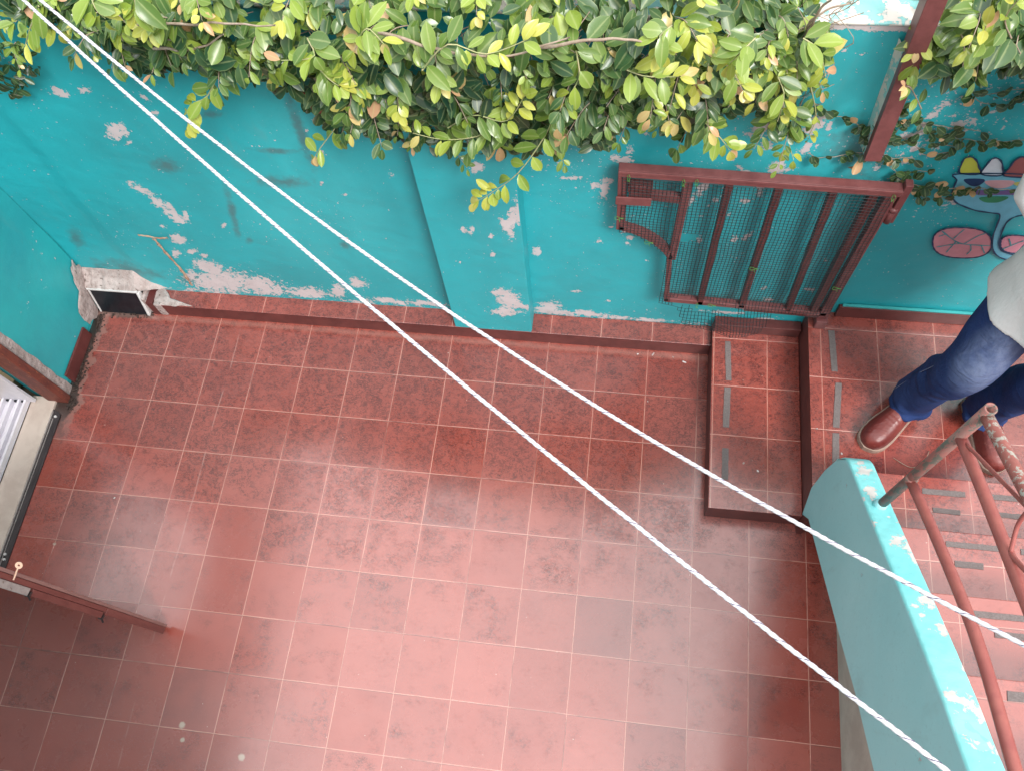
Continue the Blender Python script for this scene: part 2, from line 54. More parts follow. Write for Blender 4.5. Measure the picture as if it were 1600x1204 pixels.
# ------------------------------------------------------------ helpers
class MB:
    def __init__(s): s.v = []; s.f = []; s.at = {}
    def add(s, vs, fs, **at):
        b = len(s.v); s.v += [tuple(p) for p in vs]; s.f += [tuple(i + b for i in f) for f in fs]
        for k, a in at.items():
            l = s.at.setdefault(k, []); l += [0.0] * (b - len(l)); l += (list(a) if hasattr(a, '__len__') else [a] * len(vs))
    def box(s, x0, x1, y0, y1, z0, z1, M=None):
        vs = [Vector((x, y, z)) for z in (z0, z1) for y in (y0, y1) for x in (x0, x1)]
        if M is not None: vs = [M @ p for p in vs]
        s.add(vs, [(0, 2, 3, 1), (4, 5, 7, 6), (0, 1, 5, 4), (2, 6, 7, 3), (0, 4, 6, 2), (1, 3, 7, 5)])
    def prism(s, poly, axis, a, b):
        n = len(poly)
        def P(p, t):
            return {'x': (t, p[0], p[1]), 'y': (p[0], t, p[1]), 'z': (p[0], p[1], t)}[axis]
        s.add([P(p, a) for p in poly] + [P(p, b) for p in poly],
              [tuple(range(n))[::-1], tuple(range(n, 2 * n))] + [(i, (i + 1) % n, n + (i + 1) % n, n + i) for i in range(n)])
    def tube(s, pts, r, n=8, cap=True, **at):
        pts = [Vector(p) for p in pts]; m = len(pts); rs = r if hasattr(r, '__len__') else [r] * m
        vs = []; up = None
        for i, p in enumerate(pts):
            t = (pts[min(i + 1, m - 1)] - pts[max(i - 1, 0)]).normalized()
            if up is None: up = Vector((0, 0, 1)) if abs(t.z) < .9 else Vector((1, 0, 0))
            a = t.cross(up).normalized(); up = a.cross(t).normalized()
            for k in range(n):
                q = 2 * math.pi * k / n; vs.append(p + rs[i] * (math.cos(q) * a + math.sin(q) * up))
        fs = [(i * n + k, i * n + (k + 1) % n, (i + 1) * n + (k + 1) % n, (i + 1) * n + k) for i in range(m - 1) for k in range(n)]
        if cap: fs += [tuple(range(n)), tuple(range((m - 1) * n, m * n))[::-1]]
        s.add(vs, fs, **at)
    def loft(s, rings, cap=True):
        n = len(rings[0]); m = len(rings); vs = [p for r_ in rings for p in r_]
        fs = [(i * n + k, i * n + (k + 1) % n, (i + 1) * n + (k + 1) % n, (i + 1) * n + k) for i in range(m - 1) for k in range(n)]
        if cap: fs += [tuple(range(n))[::-1], tuple(range((m - 1) * n, m * n))]
        s.add(vs, fs)
    def build(s, name, mat, parent=None, smooth=False, bevel=0, fixn=True):
        me = bpy.data.meshes.new(name); me.from_pydata(s.v, [], s.f); me.update()
        if fixn:
            bm = bmesh.new(); bm.from_mesh(me); bmesh.ops.recalc_face_normals(bm, faces=bm.faces); bm.to_mesh(me); bm.free()
        for k, l in s.at.items():
            l += [0.0] * (len(s.v) - len(l)); a = me.attributes.new(k, 'FLOAT', 'POINT'); a.data.foreach_set('value', l)
        if smooth: me.polygons.foreach_set('use_smooth', [True] * len(me.polygons))
        me.materials.append(mat)
        o = bpy.data.objects.new(name, me); C.objects.link(o)
        if parent is not None: o.parent = parent; o.matrix_parent_inverse = Matrix.Translation(parent.location).inverted()
        if bevel:
            b = o.modifiers.new('bevel', 'BEVEL'); b.width = bevel; b.segments = 2; b.limit_method = 'ANGLE'
        return o
def tag(o, label=None, cat=None, group=None, kind=None):
    if label: o['label'] = label
    if cat: o['category'] = cat
    if group: o['group'] = group
    if kind: o['kind'] = kind
    return o
def thing(name, loc, label, cat, group=None):
    o = bpy.data.objects.new(name, None); C.objects.link(o); o.location = loc; o.empty_display_size = .1
    return tag(o, label, cat, group)
def lerp(a, b, t): return a + (b - a) * t
def smooth_path(pts, n):
    pts = [Vector(p) for p in pts]; m = len(pts); out = []
    for i in range(n):
        t = i / (n - 1) * (m - 1); k = min(int(t), m - 2); u = t - k
        p0 = pts[max(k - 1, 0)]; p1 = pts[k]; p2 = pts[k + 1]; p3 = pts[min(k + 2, m - 1)]
        out.append(.5 * ((2 * p1) + (p2 - p0) * u + (2 * p0 - 5 * p1 + 4 * p2 - p3) * u * u + (3 * p1 - p0 - 3 * p2 + p3) * u ** 3))
    return out
def interp(tab, x):
    if x <= tab[0][0]: return tab[0][1]
    for (a, b), (c, d) in zip(tab, tab[1:]):
        if a <= x <= c: return b + (d - b) * (x - a) / max(c - a, 1e-6)
    return tab[-1][1]
# ------------------------------------------------------------ materials
class N:
    """small node-graph helper"""
    def __init__(s, name):
        s.m = bpy.data.materials.new(name); s.m.use_nodes = True; s.t = s.m.node_tree; s.t.nodes.clear()
        s.out = s.t.nodes.new('ShaderNodeOutputMaterial'); s.b = s.t.nodes.new('ShaderNodeBsdfPrincipled')
        s.t.links.new(s.b.outputs[0], s.out.inputs[0]); s.co = s.t.nodes.new('ShaderNodeTexCoord').outputs['Object']
    def put(s, sock, v):
        if isinstance(v, bpy.types.NodeSocket): s.t.links.new(v, sock)
        elif isinstance(v, (tuple, list)) and len(v) == 3 and sock.type == 'RGBA': sock.default_value = (*v, 1)
        else: sock.default_value = v
    def set(s, **k):
        for a, v in k.items(): s.put(s.b.inputs[a.replace('_', ' ')], v)
        return s
    def math(s, op, a, b=0.0, c=0.0):
        n = s.t.nodes.new('ShaderNodeMath'); n.operation = op
        for i, v in enumerate((a, b, c)): s.put(n.inputs[i], v)
        return n.outputs[0]
    def mix(s, f, a, b, mode='MIX'):
        n = s.t.nodes.new('ShaderNodeMix'); n.data_type = 'RGBA'; n.blend_type = mode
        s.put(n.inputs[0], f); s.put(n.inputs[6], a); s.put(n.inputs[7], b); return n.outputs[2]
    def ss(s, x, a, b, lo=0.0, hi=1.0):
        n = s.t.nodes.new('ShaderNodeMapRange'); n.interpolation_type = 'SMOOTHSTEP'
        s.put(n.inputs[0], x); s.put(n.inputs[1], a); s.put(n.inputs[2], b); s.put(n.inputs[3], lo); s.put(n.inputs[4], hi); return n.outputs[0]
    def noise(s, scale, detail=4, rough=.55, co=None, dist=0.0, stretch=None):
        n = s.t.nodes.new('ShaderNodeTexNoise'); n.inputs['Scale'].default_value = scale; n.inputs['Detail'].default_value = detail
        n.inputs['Roughness'].default_value = rough; n.inputs['Distortion'].default_value = dist
        c = co or s.co
        if stretch:
            m = s.t.nodes.new('ShaderNodeMapping'); m.inputs['Scale'].default_value = stretch; s.put(m.inputs[0], c); c = m.outputs[0]
        s.put(n.inputs['Vector'], c); return n.outputs[0]
    def xyz(s, c=None):
        n = s.t.nodes.new('ShaderNodeSeparateXYZ'); s.put(n.inputs[0], c or s.co); return n.outputs
    def vec(s, x, y, z=0.0):
        n = s.t.nodes.new('ShaderNodeCombineXYZ')
        for i, v in enumerate((x, y, z)): s.put(n.inputs[i], v)
        return n.outputs[0]
    def white(s, v):
        n = s.t.nodes.new('ShaderNodeTexWhiteNoise'); n.noise_dimensions = '3D'; s.put(n.inputs[0], v); return n.outputs
    def attr(s, name):
        n = s.t.nodes.new('ShaderNodeAttribute'); n.attribute_name = name; return n.outputs['Fac']
    def ramp(s, f, stops, interp='LINEAR'):
        n = s.t.nodes.new('ShaderNodeValToRGB'); s.put(n.inputs[0], f); e = n.color_ramp; e.interpolation = interp
        while len(e.elements) > 1: e.elements.remove(e.elements[-1])
        e.elements[0].position = stops[0][0]; e.elements[0].color = (*stops[0][1], 1)
        for p, c in stops[1:]: q = e.elements.new(p); q.color = (*c, 1)
        return n.outputs[0]
    def bump(s, h, strength=.3, dist=.005, prev=None):
        n = s.t.nodes.new('ShaderNodeBump'); n.inputs['Strength'].default_value = strength; n.inputs['Distance'].default_value = dist
        s.put(n.inputs['Height'], h)
        if prev is not None: s.put(n.inputs['Normal'], prev)
        return n.outputs[0]

def tile_mat(name, ox, oy, dirt=False):
    n = N(name); x, y, z = n.xyz()
    X = n.math('DIVIDE', n.math('SUBTRACT', x, ox), .2); Y = n.math('DIVIDE', n.math('SUBTRACT', y, oy), .2)
    wob = n.math('MULTIPLY', n.math('SUBTRACT', n.noise(9, 2), .5), .012)
    fx = n.math('FRACT', n.math('ADD', X, wob)); fy = n.math('FRACT', n.math('ADD', Y, wob))
    ex = n.math('MINIMUM', fx, n.math('SUBTRACT', 1.0, fx)); ey = n.math('MINIMUM', fy, n.math('SUBTRACT', 1.0, fy))
    e = n.math('MINIMUM', ex, ey)
    cell = n.vec(n.math('FLOOR', X), n.math('FLOOR', Y), 0.0)
    wn = n.white(cell); rnd = wn[0]; wc = n.xyz(wn[1])
    # per tile shifted coordinates so that mottling never continues across a joint
    off = n.vec(n.math('MULTIPLY', wc[0], 37.0), n.math('MULTIPLY', wc[1], 53.0), n.math('MULTIPLY', wc[2], 11.0))
    va = n.t.nodes.new('ShaderNodeVectorMath'); n.put(va.inputs[0], n.co); n.put(va.inputs[1], off); tc = va.outputs[0]
    base = n.ramp(rnd, [(0, (.31, .058, .040)), (.3, (.34, .066, .046)), (.6, (.355, .072, .050)), (.90, (.375, .082, .060)), (.97, (.30, .060, .042)), (1, (.27, .056, .042))])
    big = n.noise(1.6, 3); base = n.mix(n.ss(big, .4, .65), base, n.mix(.4, base, (.36, .085, .065)))
    soft = n.noise(11, 4, .6, tc); base = n.mix(n.ss(soft, .42, .72, 0, .22), base, (.24, .046, .038))
    # dark scratchy mottling in the middle of each tile
    m1 = n.noise(85, 6, .80, tc, 1.4, (1, 1.7, 1)); m2 = n.noise(13, 3, .6, tc); m0 = n.math('ADD', n.math('MULTIPLY', n.noise(2.2, 3, .6), .55), n.ss(y, -.85, -.05, .05, .42))  # washed-out look of the bright near floor is painted by thinning the marks
    dens = n.math('ADD', n.math('MULTIPLY', m2, .50), n.math('MULTIPLY', m0, .42))
    edge_f = n.ss(e, .01, .10)
    k = n.math('MULTIPLY', n.ss(n.math('ADD', m1, n.math('MULTIPLY', n.math('SUBTRACT', dens, .45), .60)), .50, .60), edge_f)
    k = n.math('MULTIPLY', k, n.ss(wc[2], 0, .8, .6, .9))
    # thin dark worm-like pits in the glaze
    def pits(sc_, w_, st_, th):
        r_ = n.math('ABSOLUTE', n.math('SUBTRACT', n.noise(sc_, 3, .62, tc, 1.1, st_), .5))
        return n.math('MULTIPLY', n.ss(r_, w_ * .35, w_, 1, 0), n.ss(n.noise(sc_ * .75, 3, .7, tc, .5), th, th + .06))
    pt_ = n.math('MAXIMUM', pits(34, .036, (1, 1.7, 1), .46), pits(62, .055, (1, 1.4, 1), .45))
    dm_ = n.ss(n.math('ADD', dens, n.math('MULTIPLY', n.math('SUBTRACT', wc[2], .5), .12)), .36, .54)
    pt_ = n.math('MULTIPLY', n.math('MULTIPLY', pt_, dm_), n.ss(e, .0, .05, .25, 1))
    base = n.mix(n.math('MULTIPLY', k, .40), base, (.15, .030, .024)); base = n.mix(n.math('MULTIPLY', pt_, .80), base, (.085, .018, .016))
    wear = n.noise(2.4, 5, .68, None, .6); base = n.mix(n.ss(wear, .50, .68, 0, .16), base, (.17, .036, .032))
    if dirt:
        cx_ = n.math('FLOOR', X); cy_ = n.math('FLOOR', Y)
        for (ix, iy, am) in ((3, -2, .34), (-3, -3, .32), (-1, -6, .32), (5, -4, .16), (6, -4, .2), (-4, -1, .2)):
            hit = n.math('MULTIPLY', n.math('COMPARE', cx_, float(ix), .2), n.math('COMPARE', cy_, float(iy), .2))
            base = n.mix(n.math('MULTIPLY', n.math('MULTIPLY', hit, am), n.ss(soft, .3, .7, .6, 1.2)), base, (.15, .036, .032))
    fine = n.noise(240, 3, .7, tc); base = n.mix(n.ss(fine, .55, .8, 0, .3), base, (.46, .17, .13))
    # joints: partly pale, partly dark
    gw = n.ss(n.noise(5, 2), .3, .7, .0060, .0090)
    g = n.math('SUBTRACT', 1.0, n.ss(e, n.math('MULTIPLY', gw, .55), n.math('MULTIPLY', gw, 1.25)))
    gc = n.mix(n.ss(n.noise(3.3, 4, .7), .48, .66), (.60, .27, .21), (.22, .07, .055))
    gs = n.ss(n.noise(30, 3), .25, .5, .6, .95)
    col = n.mix(n.math('MULTIPLY', g, gs), base, gc)
    # dark line beside the pale joint
    g2 = n.ss(n.math('ABSOLUTE', n.math('SUBTRACT', fy, .988)), .0, .009, 1, 0)
    col = n.mix(n.math('MULTIPLY', g2, n.ss(n.noise(4.1, 2), .4, .6, .1, .7)), col, (.09, .025, .022))
    sp = n.ss(n.noise(85, 1, .4), .80, .83); col = n.mix(n.math('MULTIPLY', sp, .8), col, (.62, .45, .38))
    rough = n.math('ADD', n.ss(n.noise(7, 4, .6), .3, .7, .17, .30), n.math('MULTIPLY', n.math('POWER', wc[1], 4.0), .16)); rough = n.math('ADD', rough, n.math('MULTIPLY', k, .18))
    if dirt:
        # grey mortar smears and black grime along the wall corner and the door
        dx = n.math('ADD', x, .955); dd = n.math('ADD', n.math('MULTIPLY', dx, 13.0), n.math('MULTIPLY', n.math('SUBTRACT', n.noise(9, 5, .65), .5), 1.6))
        upto = n.ss(y, -.28, -.05)
        gm = n.math('MULTIPLY', n.ss(dd, .66, .78, 1, 0), upto)
        col = n.mix(n.math('MULTIPLY', gm, .65), col, (.27, .15, .125))
        bm_ = n.math('MULTIPLY', n.ss(dd, .34, .50, 1, 0), upto); col = n.mix(bm_, col, (.035, .022, .018))
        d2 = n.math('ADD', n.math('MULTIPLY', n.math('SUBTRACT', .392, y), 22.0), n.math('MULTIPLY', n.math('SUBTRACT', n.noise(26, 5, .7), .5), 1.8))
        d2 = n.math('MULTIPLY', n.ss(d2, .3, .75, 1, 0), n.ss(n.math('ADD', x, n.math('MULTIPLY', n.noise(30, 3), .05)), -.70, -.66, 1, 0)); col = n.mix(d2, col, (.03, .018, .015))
        gl = n.ss(n.math('ABSOLUTE', n.math('SUBTRACT', n.math('ADD', y, n.math('MULTIPLY', n.noise(20, 3), .02)), .385)), 0, .022, 1, 0)
        col = n.mix(n.math('MULTIPLY', gl, .35), col, (.45, .25, .21))
        # lime spots
        for (px, py, pr) in ((-.12, -1.19, .012), (-.105, -1.235, .009), (.115, -1.265, .012), (-.8, -.62, .006)):
            d = n.math('SQRT', n.math('ADD', n.math('POWER', n.math('SUBTRACT', x, px), 2.0), n.math('POWER', n.math('SUBTRACT', y, py), 2.0)))
            d = n.math('ADD', d, n.math('MULTIPLY', n.math('SUBTRACT', n.noise(60, 3), .5), .014))
            col = n.mix(n.ss(d, pr * .5, pr * 1.2, .85, 0), col, (.50, .38, .30))
        # slurry line of an old repair, down the left of the patio
        sx = n.math('ABSOLUTE', n.math('ADD', n.math('SUBTRACT', x, n.math('MULTIPLY', n.noise(2.5, 2), .03)), .322))
        sl = n.math('MULTIPLY', n.ss(sx, .001, .004, 1, 0), n.ss(n.noise(8, 3), .42, .6)); col = n.mix(n.math('MULTIPLY', sl, .45), col, (.52, .26, .22))
    n.set(Base_Color=col, Roughness=rough)
    n.b.inputs['Specular IOR Level'].default_value = .6
    n.set(Coat_Weight=n.math('SUBTRACT', 1.0, n.math('MULTIPLY', k, .5)), Coat_Roughness=n.math('ADD', .13, n.math('MULTIPLY', wc[1], .10))); n.b.inputs['Coat IOR'].default_value = 1.80
    h = n.math('ADD', n.math('MULTIPLY', g, -1.0), n.math('MULTIPLY', n.noise(40, 4, .6, tc), .25))
    nb = n.bump(h, .5, .0016); nb = n.bump(n.noise(2.6, 2), .25, .01, nb)
    n.set(Normal=nb); return n.m
M = {}
M['floor'] = tile_mat('patio_tiles', 0.0, -0.003, True)
M['step'] = tile_mat('step_tiles', 1.845, .013)
M['landing'] = tile_mat('landing_tiles', 2.008, .010)
M['stair'] = tile_mat('stair_tiles', 2.207, .097)

def paint_mat(name, base, peel=True, dark=(.026, .34, .385), light=(.06, .55, .60), amt=0.0, pale=(.66, .59, .60)):
    n = N(name); x, y, z = n.xyz()
    col = n.mix(n.ss(n.noise(2.2, 4, .6), .35, .7), base, dark)
    col = n.mix(n.ss(n.noise(1.3, 3, .55, None, 0, (1, 1, .5)), .5, .75, 0, .7), col, light)
    col = n.mix(n.ss(n.noise(70, 3, .7), .58, .75, 0, .18), col, (.10, .30, .32))
    col = n.mix(n.ss(n.noise(9, 4, .7, None, .4, (1, 1, .25)), .60, .78, 0, .22), col, (.16, .30, .30))
    nn = n.noise(44, 6, .74); nf = n.noise(150, 4, .65)
    if peel:
        a = n.attr('peel'); st = n.attr('stain')
        f = n.math('ADD', a, n.math('ADD', n.math('MULTIPLY', n.math('SUBTRACT', nn, .5), 2.1), n.math('MULTIPLY', n.math('SUBTRACT', nf, .5), .9)))
        sm = n.math('MULTIPLY', n.ss(n.math('ADD', st, n.math('MULTIPLY', n.math('SUBTRACT', n.noise(22, 5, .7), .5), 1.3)), .25, 1.0), .62)
        col = n.mix(sm, col, (.10, .11, .11))
    else:
        f = n.math('ADD', n.noise(11, 4, .6), n.math('MULTIPLY', n.math('SUBTRACT', nn, .5), .6)); f = n.math('ADD', f, amt)
    if peel: f = n.math('MAXIMUM', f, n.math('ADD', .50, n.math('MULTIPLY', n.math('SUBTRACT', n.math('ADD', n.noise(105, 2, .5), n.math('MULTIPLY', n.math('MINIMUM', a, .2), .20)), .725), 6.0)))
    pk = n.ss(f, .50, .53); rim = n.math('SUBTRACT', n.ss(f, .455, .50), pk)
    pc = n.mix(n.noise(25, 4), pale, tuple(c * .8 for c in pale))
    col = n.mix(n.math('MULTIPLY', rim, .3), col, (.13, .55, .56)); col = n.mix(pk, col, pc)
    n.set(Base_Color=col, Roughness=n.mix(pk, (.48,) * 3, (.85,) * 3))
    h = n.math('ADD', n.math('MULTIPLY', pk, -1.2), n.math('MULTIPLY', n.noise(45, 5, .6), .6))
    nb = n.bump(h, .6, .0024); nb = n.bump(n.noise(5, 3), .35, .012, nb); n.set(Normal=nb); return n.m
TQ = (.022, .42, .475)
M['wall'] = paint_mat('turquoise_paint', TQ)
M['sidewall'] = paint_mat('turquoise_paint_side', (.025, .44, .46), False, amt=-.26)
M['parapet'] = paint_mat('turquoise_paint_parapet', (.38, .75, .79), False, dark=(.33, .71, .75), light=(.44, .79, .82), amt=-.29)
M['parapet_top'] = paint_mat('turquoise_paint_worn', (.33, .82, .82), True, dark=(.22, .70, .72), light=(.32, .80, .80), amt=-.115, pale=(.80, .76, .72))
M['walltop'] = paint_mat('weathered_wall_top', (.28, .60, .58), False, light=(.5, .7, .68), dark=(.12, .45, .45), amt=.04, pale=(.74, .70, .64))
def plain(name, c1, c2, rough=.7, sc=20, bump=.3, spots=None, metallic=0.0, stretch=None, dist=.002):
    n = N(name); k = n.noise(sc, 5, .65, None, .3, stretch); col = n.mix(n.ss(k, .35, .65), c1, c2)
    if spots:
        c3, th = spots; col = n.mix(n.ss(n.noise(sc * 2.4, 5, .7, None, .5, stretch), th, th + .05), col, c3)
    n.set(Base_Color=col, Roughness=rough, Metallic=metallic)
    if bump: n.set(Normal=n.bump(n.noise(sc * 2, 5, .65, None, 0, stretch), bump, dist))
    return n.m
M['plaster'] = plain('bare_plaster', (.36, .28, .26), (.52, .43, .41), .9, 22, 1.0, ((.15, .11, .095), .60), dist=.008)
M['crack'] = plain('scraped_plaster', (.50, .36, .26), (.30, .14, .09), .9, 40, .6, ((.62, .55, .48), .6))
M['brownred'] = plain('red_brown_tile_edge', (.105, .024, .022), (.15, .036, .032), .5, 14, .3, ((.10, .025, .022), .62))
M['gate'] = plain('red_oxide_paint', (.165, .050, .050), (.21, .068, .066), .42, 30, .35, ((.10, .03, .03), .68), dist=.001)
M['gate_dark'] = plain('red_oxide_paint_deep', (.085, .022, .022), (.13, .032, .030), .5, 30, .3)
M['pipe'] = plain('rail_paint', (.40, .125, .105), (.34, .095, .085), .42, 22, .25, ((.22, .07, .06), .66), dist=.001)
M['pipe_worn'] = plain('rail_paint_worn', (.36, .12, .10), (.30, .10, .085), .5, 28, .5, ((.42, .40, .35), .52), dist=.0015)
M['pipe_rust'] = plain('rail_grey_rust', (.26, .15, .13), (.33, .11, .095), .55, 30, .5, ((.12, .12, .10), .50), stretch=(1, 1, .4), dist=.0015)
M['net'] = plain('black_plastic_net', (.006, .012, .014), (.012, .02, .024), .5, 50, 0)
M['tie'] = plain('green_plastic_tie', (.07, .26, .05), (.10, .32, .08), .5, 50, 0)
M['grip'] = plain('anti_slip_tape', (.155, .125, .12), (.20, .165, .16), .9, 180, .8, ((.27, .21, .19), .66))
M['black'] = plain('black_drain', (.006, .008, .012), (.012, .015, .02), .35, 30, .3, ((.25, .27, .28), .70))
M['grime'] = plain('wet_grime', (.03, .018, .014), (.07, .045, .036), .6, 40, .8, ((.35, .28, .24), .72), dist=.006)
M['whiteframe'] = plain('white_painted_frame', (.60, .58, .57), (.70, .67, .66), .6, 18, .4, ((.36, .30, .27), .66))
M['cement'] = plain('beige_cement', (.50, .41, .35), (.60, .51, .44), .85, 9, .5, ((.28, .22, .18), .68), dist=.004)
M['aluminium'] = plain('white_aluminium', (.76, .74, .80), (.82, .80, .85), .4, 30, .05)
M['indoor'] = plain('ochre_indoor_tile', (.42, .31, .17), (.50, .38, .22), .5, 12, .1)
M['wood'] = plain('red_brown_wood', (.155, .040, .034), (.20, .058, .048), .5, 20, .5, ((.08, .022, .018), .64), stretch=(3, 3, .5))
M['wood_worn'] = plain('worn_red_wood', (.22, .055, .035), (.13, .035, .028), .6, 26, .6, ((.42, .15, .06), .60), stretch=(2, 2, .6))
M['wood_pale'] = plain('worn_wood_edge', (.27, .135, .12), (.33, .17, .15), .7, 30, .5, ((.18, .06, .05), .6), stretch=(3, 3, .4))
M['steelplate'] = plain('grey_lock_plate', (.40, .36, .34), (.30, .26, .25), .45, 40, .3, ((.18, .13, .11), .6))
M['key'] = plain('brass_key', (.82, .55, .42), (.75, .48, .34), .35, 40, .1)
M['channel'] = plain('dark_drain_channel', (.025, .02, .022), (.05, .04, .042), .4, 30, .4, ((.20, .17, .17), .70), stretch=(1, .3, 1))
M['terracotta'] = plain('terracotta', (.30, .055, .045), (.36, .07, .06), .6, 20, .2)
M['bark'] = plain('twig_bark', (.30, .22, .16), (.42, .33, .26), .8, 60, .3)
M['bark_green'] = plain('green_twig', (.34, .40, .16), (.48, .42, .24), .6, 60, .1)
M['rope'] = plain('white_rope', (.58, .56, .60), (.66, .64, .67), .6, 160, .4, dist=.0006)
M['ropedark'] = plain('rope_tracer', (.10, .09, .16), (.14, .12, .2), .7, 60, 0)
M['earth'] = plain('earth', (.12, .09, .06), (.16, .13, .09), .95, 3, .5, dist=.02)
M['skin'] = plain('skin', (.48, .27, .19), (.52, .30, .21), .5, 30, .1)
M['hair'] = plain('dark_hair', (.02, .015, .012), (.04, .03, .022), .5, 60, .6, stretch=(4, 4, .5))
M['eye'] = plain('eye', (.7, .68, .66), (.75, .72, .7), .2, 30, 0)
M['sole'] = plain('tan_welt', (.36, .25, .20), (.42, .30, .24), .7, 60, .4)
M['buckle'] = plain('black_leather', (.015, .012, .012), (.03, .02, .02), .4, 40, .2)
def leather():
    n = N('oxblood_leather'); k = n.noise(9, 4); col = n.mix(n.ss(k, .35, .7), (.13, .022, .020), (.24, .050, .040))
    col = n.mix(n.ss(n.noise(60, 4, .7), .6, .72, 0, .4), col, (.34, .12, .09)); n.set(Base_Color=col, Roughness=n.ss(n.noise(18, 4), .35, .65, .30, .50)); n.b.inputs['Specular IOR Level'].default_value = .55
    nb = n.bump(n.noise(140, 3), .12, .0006); nb = n.bump(n.noise(24, 2, .5, None, .6, (1, 2.2, 1)), .5, .004, nb); n.set(Normal=nb); return n.m
M['leather'] = leather()
def denim():
    n = N('blue_denim'); x, y, z = n.xyz(); 
    col = n.mix(n.ss(n.noise(7, 4, .6), .35, .7), (.018, .038, .130), (.030, .058, .175))
    def blob(cx, cy, cz, rx, ry, rz):
        q = [n.math('POWER', n.math('DIVIDE', n.math('SUBTRACT', a, c), r_), 2.0) for a, c, r_ in ((x, cx, rx), (y, cy, ry), (z, cz, rz))]
        return n.ss(n.math('ADD', n.math('ADD', q[0], q[1]), q[2]), .0, 1.1, 1, 0)
    fade = n.math('MAXIMUM', blob(2.30, -.005, .86, .10, .10, .20), blob(2.52, -.05, .88, .10, .10, .20))
    f = n.math('MULTIPLY', n.math('MULTIPLY', fade, n.ss(n.noise(26, 5, .7, None, .5, (1, 1, .5)), .25, .7, .35, 1)), .72)
    col = n.mix(f, col, (.21, .25, .37))
    wv = n.noise(420, 2, .6, None, 0, (1, 1, .35)); col = n.mix(n.ss(wv, .5, .75, 0, .30), col, (.07, .105, .22))
    n.set(Base_Color=col, Roughness=.85); n.b.inputs['Specular IOR Level'].default_value = .2
    nb = n.bump(wv, .35, .0008); nb = n.bump(n.noise(11, 3, .55, None, 1.4, (1, 1, 1.8)), .55, .012, nb); n.set(Normal=nb); return n.m
M['denim'] = denim()
M['seam'] = plain('seam_thread', (.13, .15, .27), (.20, .22, .34), .9, 90, 0)
M['shirt'] = plain('white_cotton', (.86, .83, .82), (.89, .86, .85), .9, 5, .6, stretch=(1, 1, .55), dist=.012)
def leafmat():
    n = N('leaf'); t = n.attr('tint'); md = n.attr('mid')
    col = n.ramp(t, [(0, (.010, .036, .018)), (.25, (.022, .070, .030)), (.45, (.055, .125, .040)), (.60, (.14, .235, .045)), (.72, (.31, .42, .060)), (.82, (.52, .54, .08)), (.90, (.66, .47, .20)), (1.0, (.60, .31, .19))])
    col = n.mix(n.ss(n.noise(30, 3), .4, .75, 0, .35), col, n.mix(.5, col, (.16, .22, .06)))
    vein = n.ss(md, .80, 1.0, 0, .5); col = n.mix(vein, col, n.mix(.55, col, (.62, .66, .30)))
    edge = n.ss(md, 0, .14, .5, 0); col = n.mix(edge, col, n.mix(.5, col, (.55, .62, .22)))
    n.set(Base_Color=col, Roughness=n.ss(n.noise(14, 2), .3, .7, .24, .42)); n.b.inputs['Specular IOR Level'].default_value = .6
    n.set(Normal=n.bump(n.noise(120, 2), .15, .0008))
    tr = n.t.nodes.new('ShaderNodeBsdfTranslucent'); n.put(tr.inputs[0], n.mix(.3, col, (.5, .6, .08)))
    mx = n.t.nodes.new('ShaderNodeMixShader'); mx.inputs[0].default_value = .22
    n.t.links.new(n.b.outputs[0], mx.inputs[1]); n.t.links.new(tr.outputs[0], mx.inputs[2]); n.t.links.new(mx.outputs[0], n.out.inputs[0]); return n.m
M['leaf'] = leafmat()
def flat(name, c): return plain(name, c, tuple(v * .86 for v in c), .6, 14, .3)
def riser(o):
    o.data.materials.append(M['brownred'])
    for f in o.data.polygons:
        if f.normal.z < .5: f.material_index = 1
# ------------------------------------------------------------ ground and patio floor (structure)
YW, YP = .48, .393
b = MB(); b.box(-40, 40, -40, 40, -.5, -.06); tag(b.build('ground', M['earth']), kind='structure')
b = MB(); b.box(-.995, 2.10, -3.0, .395, -.05, 0); tag(b.build('patio_floor', M['floor']), kind='structure')
b = MB(); b.box(1.985, 3.6, -.195, .4795, -.05, .25); b.box(1.965, 1.985, -.30, .4795, 0, .25)
lo = b.build('landing', M['landing']); tag(lo, kind='structure')
st = thing('lower_step', (1.8, .1, 0), 'single red tiled lower step with three grey grip strips beside the patio floor', 'step')
b = MB(); b.box(1.637, 1.964, -.268, .4795, 0, .11); o = b.build('step_block', M['step'], st, bevel=.003); riser(o)
b = MB(); b.box(1.640, 1.962, .440, .479, .1105, .165); b.build('skirting', M['brownred'], st, bevel=.002)
def strip(parent, x0, x1, y0, y1, z, sk=0.0):
    b = MB(); n_ = 9; vs = []
    hor = (x1 - x0) > (y1 - y0)
    for i in range(n_ + 1):
        t = i / n_
        for s_ in (0, 1):
            j = (random.random() - .5) * .0012
            if hor: vs.append((lerp(x0, x1, t) + (j if 0 < i < n_ else j * 2.5), (y0 if s_ == 0 else y1) + j + sk * t, z))
            else: vs.append(((x0 if s_ == 0 else x1) + j + sk * t, lerp(y0, y1, t), z))
    m_ = len(vs); vs2 = [(p[0], p[1], p[2] + .0020) for p in vs]
    fs = []
    for i in range(n_):
        a = 2 * i; fs += [(m_ + a, m_ + a + 1, m_ + a + 3, m_ + a + 2), (a, a + 2, a + 3, a + 1), (a, a + 1, m_ + a + 1, m_ + a) if i == 0 else (a, a + 2, m_ + a + 2, m_ + a), (a + 1, m_ + a + 1, m_ + a + 3, a + 3)]
    b.add(vs, [])
    b = MB(); b.add(vs + vs2, fs); return b.build('grip_strip', M['grip'], parent)
riser(lo)
